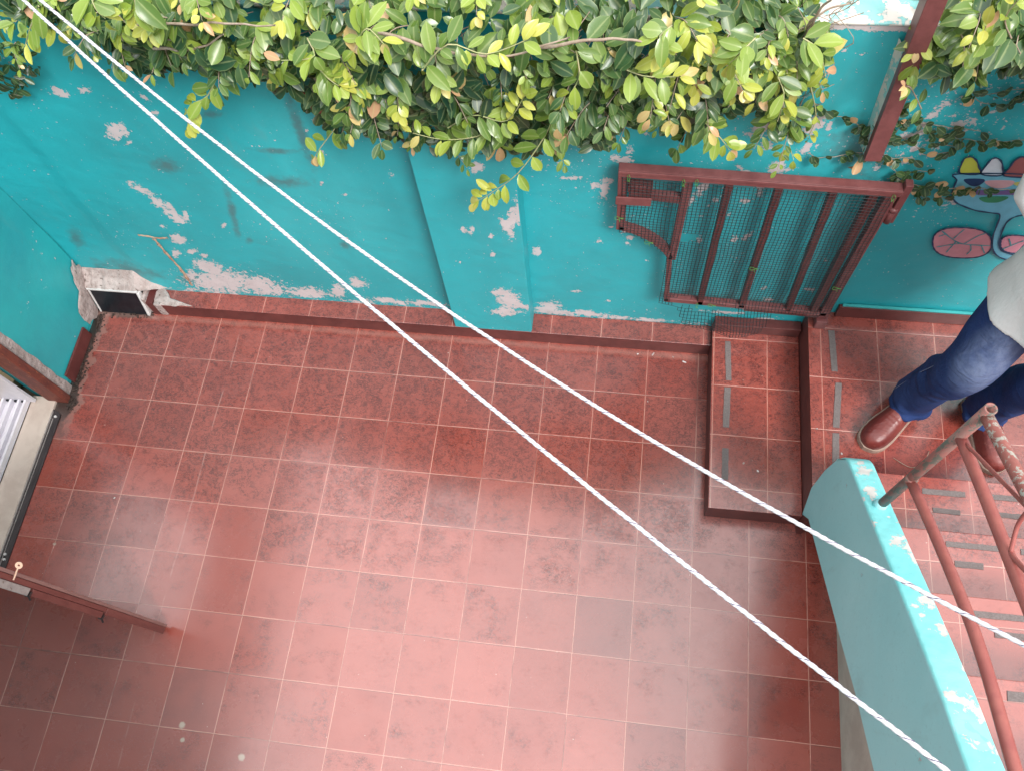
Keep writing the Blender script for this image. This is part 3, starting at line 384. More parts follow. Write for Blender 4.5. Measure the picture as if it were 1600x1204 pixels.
for a in ((1.692, 1.713, .235, .400, -.006), (1.683, 1.707, .044, .206, .004), (1.683, 1.706, -.158, -.038, 0)):
    strip(st, a[0], a[1], a[2], a[3], .1102, a[4])
lt = thing('landing_grip_strips', (2.05, .1, .25), 'row of three worn grey grip strips stuck along the landing edge', 'grip strips')
for a in ((2.042, 2.064, .236, .402, -.006), (2.040, 2.062, .021, .192, .014), (2.033, 2.056, -.125, -.001, .004)):
    strip(lt, a[0], a[1], a[2], a[3], .2502, a[4])
# ------------------------------------------------------------ garden wall at the back
gw = thing('garden_wall', (1.0, .5, 0), 'turquoise garden wall with flaking paint behind the patio and landing', 'wall')
def field(tab, side, x, z):
    v = -9
    for e in tab:
        if e[0] != side: continue
        dx = x - e[1]; dz = z - e[2]
        if abs(dx) > .3 or abs(dz) > .3: continue
        q = math.hypot(e[3] * dx + e[4] * dz, e[5] * dx + e[6] * dz); v = max(v, 1 - .5 * q)
    return v
def wallsheet(b, x0, x1, z0, z1, yf, side, step=.011):
    nx = int((x1 - x0) / step); nz = int((z1 - z0) / step); vs = []; pe = []; sn = []
    for j in range(nz + 1):
        for i in range(nx + 1):
            x = lerp(x0, x1, i / nx); z = lerp(z0, z1, j / nz)
            y = yf + .003 * noise.noise(Vector((x * 4, z * 4, 3))) + .0012 * noise.noise(Vector((x * 22, z * 22, 7)))
            if side == 0 and x < .62: y += -.010 * min(1, max(0, (x + .74 - .03 * z + .02 * noise.noise(Vector((z * 5, 0, 0)))) / .05))
            vs.append((x, y, z)); f = field(PEEL, side, x, z)
            h = noise.noise(Vector((x * 5, z * 7, 1.5)))
            bg_ = -.06 + .24 * h + (.13 if (x > .95 and z > .8) else 0) + (.14 if x > 1.9 and z > 1.0 else 0)
            if z > 1.55 and side == 0 and x > 1.0: bg_ = .75
            if z < .105 and side == 0 and x < 1.62: bg_ = .42 + .3 * h
            pe.append(max(f, bg_)); sn.append(max(0, field(STAIN, side, x, z)))
    fs = [(j * (nx + 1) + i, j * (nx + 1) + i + 1, (j + 1) * (nx + 1) + i + 1, (j + 1) * (nx + 1) + i) for j in range(nz) for i in range(nx)]
    b.add(vs, fs, peel=pe, stain=sn)
b = MB(); wallsheet(b, -1.06, 3.6, .0, 1.572, YW, 0)
b.build('painted_face', M['wall'], gw, smooth=True)
b = MB(); b.box(-1.06, 3.6, .4855, .552, -.06, 1.570); b.build('wall_core', M['walltop'], gw)
b = MB(); b.box(-1.06, 3.6, .4765, .556, 1.5725, 1.580); b.build('wall_top', M['walltop'], gw, bevel=.003)
b = MB(); wallsheet(b, .624, .931, .082, 1.50, YP, 1)
b.build('pilaster_face', M['wall'], gw, smooth=True)
b = MB(); b.box(.622, .933, .3965, .479, .081, 1.50); o = b.build('pilaster', M['wall'], gw, bevel=.004)
for nm in ('peel', 'stain'): o.data.attributes.new(nm, 'FLOAT', 'POINT').data.foreach_set('value', [-.25 if nm == 'peel' else 0.0] * 8)
b = MB(); b.box(2.06, 3.6, .462, .4765, .2505, .318); b.build('skirting', M['brownred'], gw, bevel=.002)
b = MB(); b.box(2.07, 3.6, .465, .476, .3182, .326); o = b.build('paint_drip_line', flat('pale_turquoise', (.05, .42, .42)), gw, bevel=.002)
# scraped crack on the left
b = MB()
for pts, w_ in CRACK:
    P_ = smooth_path([(p[0], .4665, p[1]) for p in pts], 26); rs = [w_ * (.7 + .6 * noise.noise(Vector((i * .7, w_ * 99, 0)))) for i in range(26)]
    vs = []; fs = []
    for i, p in enumerate(P_):
        t = (P_[min(i + 1, 25)] - P_[max(i - 1, 0)]).normalized(); q = Vector((-t.z, 0, t.x)); k = rs[i]
        vs += [p + q * k, p + Vector((0, -.0022, 0)), p - q * k * (1 + .4 * math.sin(i * 1.9))]
    for i in range(25):
        a = 3 * i; fs += [(a, a + 1, a + 4, a + 3), (a + 1, a + 2, a + 5, a + 4)]
    b.add(vs, fs)
b.build('scraped_scar', M['crack'], gw)
# low tiled ledge along the wall foot
ld = thing('tiled_ledge', (.4, .44, 0), 'low red tiled ledge running along the foot of the turquoise wall', 'ledge')
n = tile_mat('ledge_tiles', .008, .31)
b = MB(); b.box(-.70, 1.6365, YP, .479, .0, .080); o = b.build('ledge_block', n, ld, bevel=.002); riser(o)
# ------------------------------------------------------------ house wall on the left with the door opening
hw = thing('house_wall', (-1.0, .2, 0), 'turquoise house wall at the left beside the doorway', 'wall')
def xsheet(b, y0, y1, z0, z1, xf, step=.03):
    ny = max(2, int((y1 - y0) / step)); nz = max(2, int((z1 - z0) / step)); vs = []
    for j in range(nz + 1):
        for i in range(ny + 1):
            y = lerp(y0, y1, i / ny); z = lerp(z0, z1, j / nz)
            vs.append((xf + .004 * noise.noise(Vector((y * 6, z * 6, 9))), y, z))
    b.add(vs, [(j * (ny + 1) + i, j * (ny + 1) + i + 1, (j + 1) * (ny + 1) + i + 1, (j + 1) * (ny + 1) + i) for j in range(nz) for i in range(ny)])
b = MB(); xsheet(b, .027, .4765, .03, 2.9, -.958); b.build('painted_face', M['sidewall'], hw, smooth=True)
b = MB(); b.box(-1.12, -.966, -.012, .60, -.05, 2.9); b.box(-1.12, -.966, -3.0, -.80, -.05, 2.9); b.box(-1.12, -.966, -.80, -.012, 2.05, 2.9); b.build('wall_core', M['sidewall'], hw)
# bare plaster reveal with ragged edge
b = MB(); vs = []
for i in range(90):
    z = i / 89 * 2.04; vs += [(-.956, .030 + .008 * noise.noise(Vector((z * 14, 0, 0))) + .004 * noise.noise(Vector((z * 60, 0, 0))), z), (-.954, -.010, z)]
b.add(vs, [(2 * i, 2 * i + 1, 2 * i + 3, 2 * i + 2) for i in range(89)]); b.build('bare_plaster_edge', M['plaster'], hw)
b = MB(); b.box(-.9565, -.947, .045, .27, .0, .07); b.build('skirting', M['brownred'], hw, bevel=.002)
# unseen wall added behind the viewer to shade the lower left of the floor
b = MB(); b.box(-.965, .90, -2.35, -2.15, 0, 3.2); o = b.build('rear_shade_wall', M['sidewall'], None, bevel=.004); tag(o, 'tall unseen turquoise wall added behind the viewer to shade the floor', 'wall')
# door frame
df = thing('door_frame', (-.97, -.05, 0), 'worn red brown wooden door frame post beside white sliding door', 'door frame')
b = MB(); b.box(-1.03, -.945, -.047, -.013, 0.0, 2.05); b.build('post', M['wood_worn'], df, bevel=.003)
b = MB(); b.box(-1.03, -.948, -.80, -.757, 0.0, 2.05); b.build('post', M['wood'], df, bevel=.003)
b = MB(); b.box(-1.03, -.948, -.757, -.047, 2.0, 2.05); b.build('head', M['wood'], df, bevel=.003)
# sill, drain channel, indoor floor
b = MB(); b.box(-1.10, -.9955, -.80, -.03, -.02, .012); o = b.build('door_sill', M['cement'], None, bevel=.003); tag(o, 'beige cement door sill between white rails and dark channel', 'sill')
b = MB(); b.box(-4.5, -1.215, -3.0, .6, -.05, .004); tag(b.build('indoor_floor', M['indoor']), kind='structure')
b = MB(); b.box(-4.6, -4.5, -3.0, .6, -.05, 2.9); b.box(-4.5, -1.1205, .602, .70, -.05, 2.9); b.box(-4.5, -1.1205, -3.10, -3.002, -.05, 2.9); b.box(-4.6, -2.5, -3.1, .70, 2.902, 3.05); b.build('room_shell', M['plaster'], hw)  # unseen room added against sky reflections; its roof is cut back to admit light
sr = thing('sliding_door_track', (-1.15, -.3, 0), 'white aluminium sliding door track with upright jamb on the sill', 'door track')
b = MB(); b.box(-1.213, -1.102, -.76, -.05, .0125, .016); b.build('track_base', M['aluminium'], sr)
for x_ in (-1.206, -1.170, -1.135, -1.108):
    b = MB(); b.box(x_ - .005, x_ + .005, -.755, -.062, .016, .040); b.build('rail', M['aluminium'], sr, bevel=.0015)
b = MB(); b.box(-1.235, -1.075, -.0615, -.048, .017, 2.0); b.build('jamb', M['aluminium'], sr, bevel=.002)
b = MB()
for x_ in (-1.188, -1.152, -1.121): b.box(x_ - .008, x_ + .008, -.070, -.0625, .016, .030)
b.build('rubber_stop', M['black'], sr)
dc = thing('floor_drain_channel', (-.98, -.4, 0), 'narrow dark floor channel along the doorway sill', 'drain channel')
b = MB(); b.prism([(-.995, -.80), (-.958, -.80), (-.957, -.10), (-.995, -.08)], 'z', .001, .006); b.build('channel_bed', M['channel'], dc)
b = MB(); b.box(-.994, -.990, -.80, -.09, .0062, .012); b.box(-.983, -.981, -.79, -.12, .0062, .010); b.build('channel_lip', M['steelplate'], dc)
for q in ((-.974, -.112), (-.972, -.70), (-.976, -.680)): b = MB(); b.tube([(q[0], q[1], .006), (q[0], q[1], .012)], .0052, 12); b.build('screw', M['whiteframe'], dc)
# rubble dirt along the corner
b = MB(); rr = random.Random(3)
for i in range(190):
    t = rr.random(); y_ = lerp(-.09, .385, t); x_ = -.945 + abs(rr.gauss(0, .018)); r_ = rr.uniform(.0012, .0045)
    if rr.random() < .22: x_ = rr.uniform(-.93, -.70); y_ = .388 - abs(rr.gauss(0, .012))
    vs = []
    for k in range(8): vs.append((x_ + r_ * (1 if k & 1 else -1) * rr.uniform(.5, 1.2), y_ + r_ * (1 if k & 2 else -1) * rr.uniform(.5, 1.2), .001 + r_ * (1.1 if k & 4 else 0) * rr.uniform(.5, 1)))
    b.add(vs, [(0, 2, 3, 1), (4, 5, 7, 6), (0, 1, 5, 4), (2, 6, 7, 3), (0, 4, 6, 2), (1, 3, 7, 5)])
tag(b.build('rubble_grit', M['grime']), 'dark damp grit gathered in the corner under the left wall', 'grit', kind='stuff')
# ------------------------------------------------------------ drain box in the corner
db = thing('drain_box', (-.8, .42, 0), 'black drain opening in a rough white frame in the wall corner', 'drain')
b = MB(); b.prism([(.384, .0), (.420, .130), (.424, .130), (.390, .0)], 'x', -.940, -.730); b.build('opening', M['black'], db)
b = MB()
b.box(-.948, -.722, .412, .436, .130, .142); b.prism([(.378, .0), (.412, .130), (.436, .130), (.400, .0)], 'x', -.7295, -.717); b.prism([(.380, .0), (.414, .130), (.436, .130), (.400, .0)], 'x', -.947, -.9405)
b.build('frame', M['whiteframe'], db, bevel=.004)
def lump(poly3, thick, name, mat, parent, seed=0, amp=.006):
    """rough patch: a fan of points with uneven rim, thick in the middle"""
    b = MB(); c = sum((Vector(p) for p in poly3), Vector()) / len(poly3); n_ = len(poly3)
    nrm = Vector((0, 0, 0))
    for i in range(n_): nrm += (Vector(poly3[i]) - c).cross(Vector(poly3[(i + 1) % n_]) - c)
    nrm.normalize()
    if nrm.dot(Vector((1.2, -1.1, 3)) - c) < 0: nrm = -nrm
    rim = []
    for i in range(n_):
        a, d = Vector(poly3[i]), Vector(poly3[(i + 1) % n_])
        for k in range(6):
            p = a.lerp(d, k / 6); f_ = noise.noise(Vector((i + k / 6, seed, 0)) * 2.1); rim.append(p + (p - c).normalized() * amp * f_ * 2)
    m_ = len(rim); vs = []; L_ = 5
    for l in range(L_ + 1):
        t = l / L_
        for p in rim:
            q = c.lerp(p, 1 - t * .97); h = thick * (1 - (1 - t) ** 3) * (1 + .5 * noise.noise(q * 30)) ; vs.append(q + nrm * h)
    fs = [(l * m_ + i, l * m_ + (i + 1) % m_, (l + 1) * m_ + (i + 1) % m_, (l + 1) * m_ + i) for l in range(L_) for i in range(m_)] + [tuple(range(L_ * m_, (L_ + 1) * m_))]
    b.add(vs, fs); return b.build(name, mat, parent, smooth=True)
# sloping mortar around the box
b = MB(); prof = [(.416, .143), (.430, .150), (.448, .165), (.466, .186), (.4795, .205)]
vs = []; NX = 60
for i in range(NX + 1):
    x_ = lerp(-.957, -.60, i / NX); k = 1 - max(0, (x_ + .73)) / .13
    for (y_, z_) in prof:
        k2 = max(.18, min(1, k)); yy = lerp(.479, y_, k2) if y_ < .47 else y_; zz = lerp(.085, z_, max(.0, min(1, k))) if x_ > -.73 else z_
        q = Vector((x_, yy, zz)); vs.append(q + Vector((0, -.3, 1)) * (.007 * noise.noise(q * 38) + .004 * noise.noise(q * 90)))
b.add(vs, [(i * 5 + k, (i + 1) * 5 + k, (i + 1) * 5 + k + 1, i * 5 + k + 1) for i in range(NX) for k in range(4)])
b.build('mortar_hood', M['plaster'], db, smooth=True)
b = MB(); b.box(-.7165, -.700, .396, .4795, .0, .112); b.box(-.6695, -.635, .3885, .4795, 0, .088); b.build('mortar_cheek', M['plaster'], db, bevel=.006)
b = MB(); b.box(-.6995, -.670, .391, .47, .0, .092); b.build('tile_remnant', M['brownred'], db)
lump([(-.66, .392, .083), (-.57, .392, .083), (-.50, .400, .0815), (-.60, .43, .083), (-.64, .475, .085), (-.68, .45, .09)], .006, 'mortar_smear', M['plaster'], db, 5)
lump([(-.955, .30, .02), (-.955, .39, .01), (-.954, .47, .20), (-.955, .475, .27), (-.955, .43, .25), (-.955, .385, .17), (-.955, .31, .12)], .005, 'mortar_patch', M['plaster'], db, 8, .014)
# ------------------------------------------------------------ staircase going up to the right
sc = thing('staircase', (2.4, -.6, 0), 'red tiled staircase rising behind the sloping turquoise parapet', 'staircase')
yn = [-.190, -.410, -.630, -.854, -1.075, -1.295, -1.515, -1.735]
poly = [(-.195, .252)]
for k, y_ in enumerate(yn):
    z_ = .41 + .16 * k; poly += [(y_, z_ - .16 if k else .252), (y_, z_)] if k else [(y_, .41)]
    if k == 0: poly = [(-.1965, .0), (-.19, .0), (-.19, .41)]
poly = [(-.19, .0), (-.19, .41)]
for k in range(1, len(yn)): poly += [(yn[k], .41 + .16 * (k - 1)), (yn[k], .41 + .16 * k)]
poly += [(-1.95, .41 + .16 * 7), (-1.95, .0)]
b = MB(); b.prism(poly, 'x', 2.1008, 3.3); b.build('flight', M['stair'], sc, bevel=.0025)
edge = poly[1:-1] + [(-1.95, 1.33), (-.42, .20), (-.2, .20)]
b = MB(); b.prism(edge, 'x', 2.0305, 2.1004); b.build('flight_edge', M['stair'], sc, bevel=.0025)
for k, lst in enumerate(TREADS):
    for a in lst: strip(sc, a[0], a[1], a[2], a[3], .41 + .16 * k + .0004, a[4])
# parapet slab
pp = thing('stair_parapet', (2.0, -.6, 0), 'sloping turquoise parapet wall with flaking top at the foot of the red railing', 'parapet wall')
top = [(-.200, .42), (-.212, .555), (-.245, .654), (-.305, .709), (-.416, .795), (-.552, .903), (-.781, 1.085), (-.953, 1.216), (-1.082, 1.305), (-1.70, 1.77)]
bot = [(-1.70, 1.19), (-1.084, .759), (-.910, .647), (-.759, .532), (-.484, .330), (-.304, .200), (-.262, .1125), (-.205, .251)]
full = top + bot
b = MB(); b.prism(full, 'x', 1.960, 2.030); b.build('parapet_slab', M['parapet'], pp, bevel=.006)
vs = []; cap = top[1:]
b = MB()
NP = 300; P_ = smooth_path([(0, y_, z_) for y_, z_ in cap], NP); pe = []
XS = [(1.9605, -.002), (1.9625, .0007)] + [(1.965 + .0062 * k, .0018) for k in range(10)] + [(2.0275, .0008), (2.0305, -.002)]; NX2 = len(XS)
for i, p in enumerate(P_):
    t = (P_[min(i + 1, NP - 1)] - P_[max(i - 1, 0)]).normalized(); nn_ = Vector((0, -t.z, t.y)) * -1
    if nn_.z < 0: nn_ = -nn_
    for (x_, h) in XS:
        q = p + nn_ * (h + .0010 * noise.noise(Vector((x_ * 60, p.y * 60, 0)))); vs.append((x_, q.y, q.z))
        pe.append(max(field(PTOP, 2, x_, q.y), -.12 + .25 * noise.noise(Vector((x_ * 14, q.y * 9, 4)))))
b.add(vs, [(i * NX2 + k, i * NX2 + k + 1, (i + 1) * NX2 + k + 1, (i + 1) * NX2 + k) for i in range(NP - 1) for k in range(NX2 - 1)], peel=pe)
b.build('weathered_coping', M['parapet_top'], pp, smooth=True)
# cement wall below the flight
b = MB(); b.prism([(-.20, 0.0), (-1.9, 0.0), (-1.9, 1.24), (-.42, .17), (-.20, .17)], 'x', 2.0975, 2.1003)
b2 = b.build('under_stair_wall', M['cement'], sc)
# ------------------------------------------------------------ railing
rl = thing('stair_railing', (2.0, -.43, .85), 'red painted tube railing with open topped worn post on the parapet', 'railing')
def hollow(b, p0, p1, r, ri, n=20):
    p0, p1 = Vector(p0), Vector(p1); t = (p1 - p0).normalized(); a = t.cross(Vector((1, 0, 0))).normalized(); c_ = t.cross(a)
    rings = []
    for (pp_, rr_) in ((p0, r), (p0.lerp(p1, .5), r), (p1, r), (p1, ri), (p1 - t * .12, ri)):
        rings.append([pp_ + rr_ * (math.cos(2 * math.pi * k / n) * a + math.sin(2 * math.pi * k / n) * c_) for k in range(n)])
    b.loft(rings)
b = MB(); hollow(b, (1.997, -.4285, .79), (1.9985, -.4245, 1.473), .0128, .0092); b.build('post', M['pipe_rust'], rl, smooth=True)
def flag_rail(pts, r, mat, name):
    b = MB(); b.tube(smooth_path(pts, 14), r, 18); return b.build(name, M[mat], rl, smooth=True)
flag_rail([(2.0, -.432, 1.030), (2.0, -.671, 1.198), (2.0, -.858, 1.311), (2.0, -1.078, 1.402), (2.0, -1.32, 1.50)], .0125, 'pipe', 'lower_rail')
flag_rail([(2.0, -.430, 1.325), (2.0, -.606, 1.415), (2.0, -.796, 1.507), (2.0, -1.08, 1.65), (2.0, -1.32, 1.77)], .0125, 'pipe', 'middle_rail')
flag_rail([(2.001, -.434, 1.448), (2.0, -.62, 1.560), (2.0, -.80, 1.665), (2.0, -1.32, 1.97)], .0132, 'pipe_worn', 'handrail')
flag_rail([(2.0, -.449, 1.343), (2.0, -.632, 1.538), (2.0, -.66, 1.568)], .0042, 'pipe', 'brace')
flag_rail([(2.0, -.655, 1.560), (2.0, -.672, 1.515), (2.0, -.712, 1.478)], .0042, 'pipe', 'brace')
flag_rail([(2.0, -.712, 1.476), (2.0, -.76, 1.53), (2.0, -.88, 1.69)], .0050, 'pipe', 'brace')
b = MB(); b.tube([(2.0, -1.30, 1.24), (2.0, -1.30, 1.96)], .0125, 16); b.build('post', M['pipe'], rl, smooth=True)
b = MB(); b.tube([(1.997, -.4285, .795), (1.997, -.4285, .835)], [.021, .0135], 16); b.build('foot_collar', M['parapet'], rl, smooth=True)
b = MB(); b.tube([(1.9975, -.4285, 1.01), (1.9985, -.4285, 1.05)], [.0135, .0145], 14); b.build('weld', M['pipe_rust'], rl, smooth=True)
# ------------------------------------------------------------ metal gate leaning on the wall
gt = thing('metal_gate', (1.6, .43, .3), 'brown red metal gate frame with black netting leaning against the turquoise wall', 'gate')
YF, YB = .420, .446
def bar(name, x0, x1, z0, z1, xt=None, mat='gate', yf=YF, yb=YB):
    b = MB()
    if xt is None: xt = (x0, x1)
    b.prism([(x0, z0), (x1, z0), (xt[1], z1), (xt[0], z1)], 'y', yf, yb); return b.build(name, M[mat], gt, bevel=.0025)
b = MB(); b.prism([(1.230, 1.053), (2.030, 1.026), (2.030, 1.056), (1.230, 1.084)], 'y', YF - .004, YB); b.build('top_rail', M['gate'], gt, bevel=.002)
b = MB(); b.prism([(1.230, 1.074), (2.030, 1.046), (2.030, 1.057), (1.230, 1.085)], 'y', YF - .010, YF - .0045); b.build('top_flange', M['gate'], gt, bevel=.002)
bar('left_stile', 1.236, 1.264, .780, 1.047, (1.230, 1.258))
def cbar(name, pts, wd):
    P_ = smooth_path([(p[0], 0, p[1]) for p in pts], 18); o_ = []; i_ = []
    for i, p in enumerate(P_):
        t = (P_[min(i + 1, 17)] - P_[max(i - 1, 0)]).normalized(); q = Vector((-t.z, 0, t.x)) * wd; o_.append(p + q); i_.append(p)
    b = MB(); vs = [(p.x, YF, p.z) for p in o_] + [(p.x, YF, p.z) for p in i_] + [(p.x, YB, p.z) for p in o_] + [(p.x, YB, p.z) for p in i_]
    m_ = 18; fs = []
    for i in range(m_ - 1): fs += [(i, i + 1, m_ + i + 1, m_ + i), (2 * m_ + i, 2 * m_ + i + 1, i + 1, i), (m_ + i, m_ + i + 1, 3 * m_ + i + 1, 3 * m_ + i), (2 * m_ + i, 3 * m_ + i, 3 * m_ + i + 1, 2 * m_ + i + 1)]
    fs += [(0, m_, 3 * m_, 2 * m_), (m_ - 1, 3 * m_ - 1, 4 * m_ - 1, 2 * m_ - 1)]
    b.add(vs, fs); b.build(name, M['gate'], gt, bevel=.0015)
cbar('curved_rail', [(1.240, .782), (1.300, .758), (1.350, .722), (1.395, .668), (1.413, .630)], .022)
bar('lower_stile', 1.428, 1.446, .350, .640, (1.412, 1.430))
b = MB(); b.prism([(1.428, .345), (2.010, .318), (2.010, .340), (1.428, .369)], 'y', YF, YB); b.build('bottom_rail', M['gate'], gt, bevel=.002)
for xb, xt in ((1.430, 1.425), (1.548, 1.541), (1.697, 1.683), (1.862, 1.836)):
    if xb == 1.430: bar('upright', 1.416, 1.442, .625, 1.040, (1.421, 1.449))
    else: bar('upright', xb, xb + .022, .338, 1.040, (xt, xt + .023), 'gate_dark')
bar('right_stile', 1.985, 2.016, .300, 1.030, (1.992, 2.026))
bar('inner_stile', 1.948, 1.972, .338, 1.030, (1.948, 1.974), 'gate_dark')
b = MB(); b.prism([(1.72, .3185), (1.985, .306), (1.985, .3175), (1.72, .3295)], 'y', YF, YB); b.build('bottom_flange', M['gate_dark'], gt)
b = MB(); b.prism([(1.266, .945), (1.420, .930), (1.420, .965), (1.266, .975)], 'y', YF + .003, YB - .003); b.build('cross_rail', M['gate'], gt, bevel=.002)
b = MB(); b.box(1.228, 1.335, YF - .016, YF - .0105, .935, .972); b.build('latch_plate', M['gate'], gt, bevel=.002)
b = MB(); b.box(1.262, 1.335, YF - .002, YB, .982, 1.010); b.build('lock_case', M['gate_dark'], gt, bevel=.002)
b = MB(); b.box(2.0305, 2.052, YF - .002, YB - .002, .90, 1.075); b.build('hinge_strap', M['gate'], gt, bevel=.002)
b = MB(); b.tube([(2.034, YF + .004, .90), (2.034, YF + .004, .965)], .011, 16); b.tube([(2.034, YF + .004, .955), (2.034, YF + .004, .968)], .013, 16); b.build('hinge_barrel', M['gate'], gt, smooth=True)
b = MB(); b.box(1.982, 2.022, .405, .455, .2502, .299); b.build('foot', M['gate'], gt, bevel=.003)
# netting: real strands woven over the front of the frame
def arc_low(x):
    if x < 1.405: return interp([(1.24, .775), (1.30, .752), (1.35, .715), (1.40, .655), (1.405, .64)], x)
    return -1
def netpt(i, j):
    x = 1.247 + i * .0118; z = 1.052 - .031 * (x - 1.23) / .8 - j * .0138
    wv = noise.noise(Vector((x * 5, z * 4, 2)))
    y = YF - .0035 - .006 * max(0, wv)
    low = max(0, (.46 - z) / .16)
    x += .006 * noise.noise(Vector((x * 7, z * 7, 5))) + .02 * low * noise.noise(Vector((x * 6, z * 3, 11)))
    z += .008 * noise.noise(Vector((x * 6, z * 6, 15))) + .022 * low * noise.noise(Vector((x * 5, 0, 21)))
    # the belly of loose net hanging in front of the bottom rail
    if z < .40:
        k = min(1, (.40 - z) / .10); u = max(0, 1 - abs(x - 1.68) / .22); y -= .050 * k * (.35 + u) + .02 * k * noise.noise(Vector((x * 9, z * 5, 1)))
    return Vector((x, y, z))
NI, NJ = 66, 58; G = {}
for i in range(NI):
    for j in range(NJ):
        p = netpt(i, j)
        if p.z < arc_low(p.x): continue
        lowlim = .345
        if 1.47 < p.x < 1.83: lowlim = .345 - .16 * min(1, (p.x - 1.47) / .07, (1.83 - p.x) / .05) - .03 * math.sin((p.x - 1.47) * 14)
        if p.z < lowlim: continue
        if p.x > 1.985 and p.z < .36: continue
        if 1.447 < p.x < 1.505 and .742 < p.z < .792 and p.z > .742 + (p.x - 1.447) * .5: continue   # torn hole
        if 1.45 < p.x < 1.69 and .352 < p.z < .385 + .012 * math.sin(p.x * 30) and random.random() < .75: continue
        G[i, j] = p
b = MB()
def strand(run, w_):
    if len(run) < 2: return
    vs = []; m_ = len(run)
    for i, p in enumerate(run):
        t = (run[min(i + 1, m_ - 1)] - run[max(i - 1, 0)]).normalized(); a = t.cross(Vector((0, -1, 0))).normalized(); o_ = a.cross(t)
        vs += [p + a * w_, p - o_ * w_ * .9 if False else p + Vector((0, -w_ * .8, 0)), p - a * w_]
    fs = []
    for i in range(m_ - 1):
        for k in range(3): fs.append((3 * i + k, 3 * i + (k + 1) % 3, 3 * i + 3 + (k + 1) % 3, 3 * i + 3 + k))
    b.add(vs, fs)
for i in range(NI):
    run = []
    for j in range(NJ + 1):
        if (i, j) in G: run.append(G[i, j])
        else: strand(run, .00105); run = []
for j in range(NJ):
    run = []
    for i in range(NI + 1):
        if (i, j) in G: run.append(G[i, j])
        else: strand(run, .00115); run = []
b.build('netting', M['net'], gt, fixn=False)
for (x_, z_, h) in ((1.262, 1.06, 1), (1.420, 1.05, 1), (1.457, 1.055, 1), (2.010, 1.03, 1), (1.243, .86, 0), (1.345, .735, 0), (1.70, .62, 0), (1.99, .53, 0), (1.548, .352, 1), (1.60, .36, 0)):
    b = MB(); q = .014; pts = []
    for k in range(13):
        a = 2 * math.pi * k / 12; pts.append((x_ + (.004 if h else q) * math.cos(a), .4215 - .0125 - .004 * math.sin(a * 2), z_ + (q if h else .004) * math.sin(a)))
    b.tube(pts, .0008, 5); b.tube([(x_, .405, z_ + .004), (x_ + .003, .402, z_ - .010)], .0008, 5); b.build('cable_tie', M['tie'], gt)
# ------------------------------------------------------------ steel post on the wall
pl = thing('steel_post', (1.88, .44, .98), 'square red brown steel post fixed to the wall with its open end up', 'post')
A_, B_ = Vector((1.912, .448, 1.165)), Vector((1.876, .432, 1.735))
ax = (B_ - A_).normalized(); ux = Vector((1, 0, 0)) - ax * ax.x; ux.normalize(); uy = ax.cross(ux)
def sq(p, h1, h2): return [p + ux * h1 + uy * h2, p - ux * h1 + uy * h2, p - ux * h1 - uy * h2, p + ux * h1 - uy * h2]
b = MB(); b.loft([sq(A_, .0215, .024), sq(B_, .0215, .024), sq(B_, .0185, .021), sq(B_ - ax * .12, .0185, .021)]); b.build('tube', M['gate'], pl, bevel=.002)
b = MB(); q = A_.lerp(B_, .56) - uy * .0235 * (1 if uy.y > 0 else -1); b.tube([q, q + Vector((0, -.008, 0))], .007, 6); b.build('bolt', M['gate'], pl)
# mortar fillet where it meets the wall on the left
b = MB(); vs = []
for i in range(30):
    t = i / 29; p = A_.lerp(B_, t * .66) + ux * -.023; q = .006 * noise.noise(Vector((t * 12, 0, 0))); vs += [(p.x + .002, p.y - .004, p.z), (p.x - .003 + q * .15, .470, p.z), (p.x - .006 + q * .3, .4775, p.z)]
b.add(vs, [(3 * i + k, 3 * i + k + 1, 3 * i + 4 + k, 3 * i + 3 + k) for i in range(29) for k in range(2)]); b.build('mortar_fillet', M['walltop'], pl, smooth=True)
# ------------------------------------------------------------ mural
mu = thing('wall_mural', (2.4, .47, 1.0), 'hand painted mural of a blue shape with coloured lobes and pink ovals on the wall', 'mural')
MC = {'body': (.17, .50, .66), 'yellow': (.60, .60, .08), 'white': (.80, .80, .88), 'red': (.42, .11, .11), 'navy': (.012, .045, .14), 'pink': (.78, .40, .44), 'purple': (.22, .13, .36), 'green': (.03, .27, .13), 'yellow2': (.62, .55, .18), 'wheel_a': (.70, .28, .33), 'wheel_b': (.68, .28, .36)}
zo = {'body': 0, 'wheel_a': .0006, 'wheel_b': .0006}
def cr(poly, k=4):
    n_ = len(poly); P = [Vector((p[0], 0, p[1])) for p in poly]; o_ = []
    for i in range(n_):
        p0, p1, p2, p3 = P[i - 1], P[i], P[(i + 1) % n_], P[(i + 2) % n_]
        for t in range(k):
            u = t / k; o_.append(.5 * ((2 * p1) + (p2 - p0) * u + (2 * p0 - 5 * p1 + 4 * p2 - p3) * u * u + (3 * p1 - p0 - 3 * p2 + p3) * u ** 3))
    return o_
YM = .4745
def patch(poly, y0, th, name, mat):
    bm = bmesh.new(); vs = [bm.verts.new((p.x, y0, p.z)) for p in poly]; f = bm.faces.new(vs)
    r_ = bmesh.ops.extrude_face_region(bm, geom=[f]); bmesh.ops.translate(bm, verts=[v for v in r_['geom'] if isinstance(v, bmesh.types.BMVert)], vec=(0, -th, 0))
    bmesh.ops.recalc_face_normals(bm, faces=bm.faces); me = bpy.data.meshes.new(name); bm.to_mesh(me); bm.free(); me.materials.append(mat)
    o = bpy.data.objects.new(name, me); C.objects.link(o); o.parent = mu; o.matrix_parent_inverse = Matrix.Translation(mu.location).inverted(); return o
ink = flat('navy_outline', (.012, .05, .12)); lines = MB()
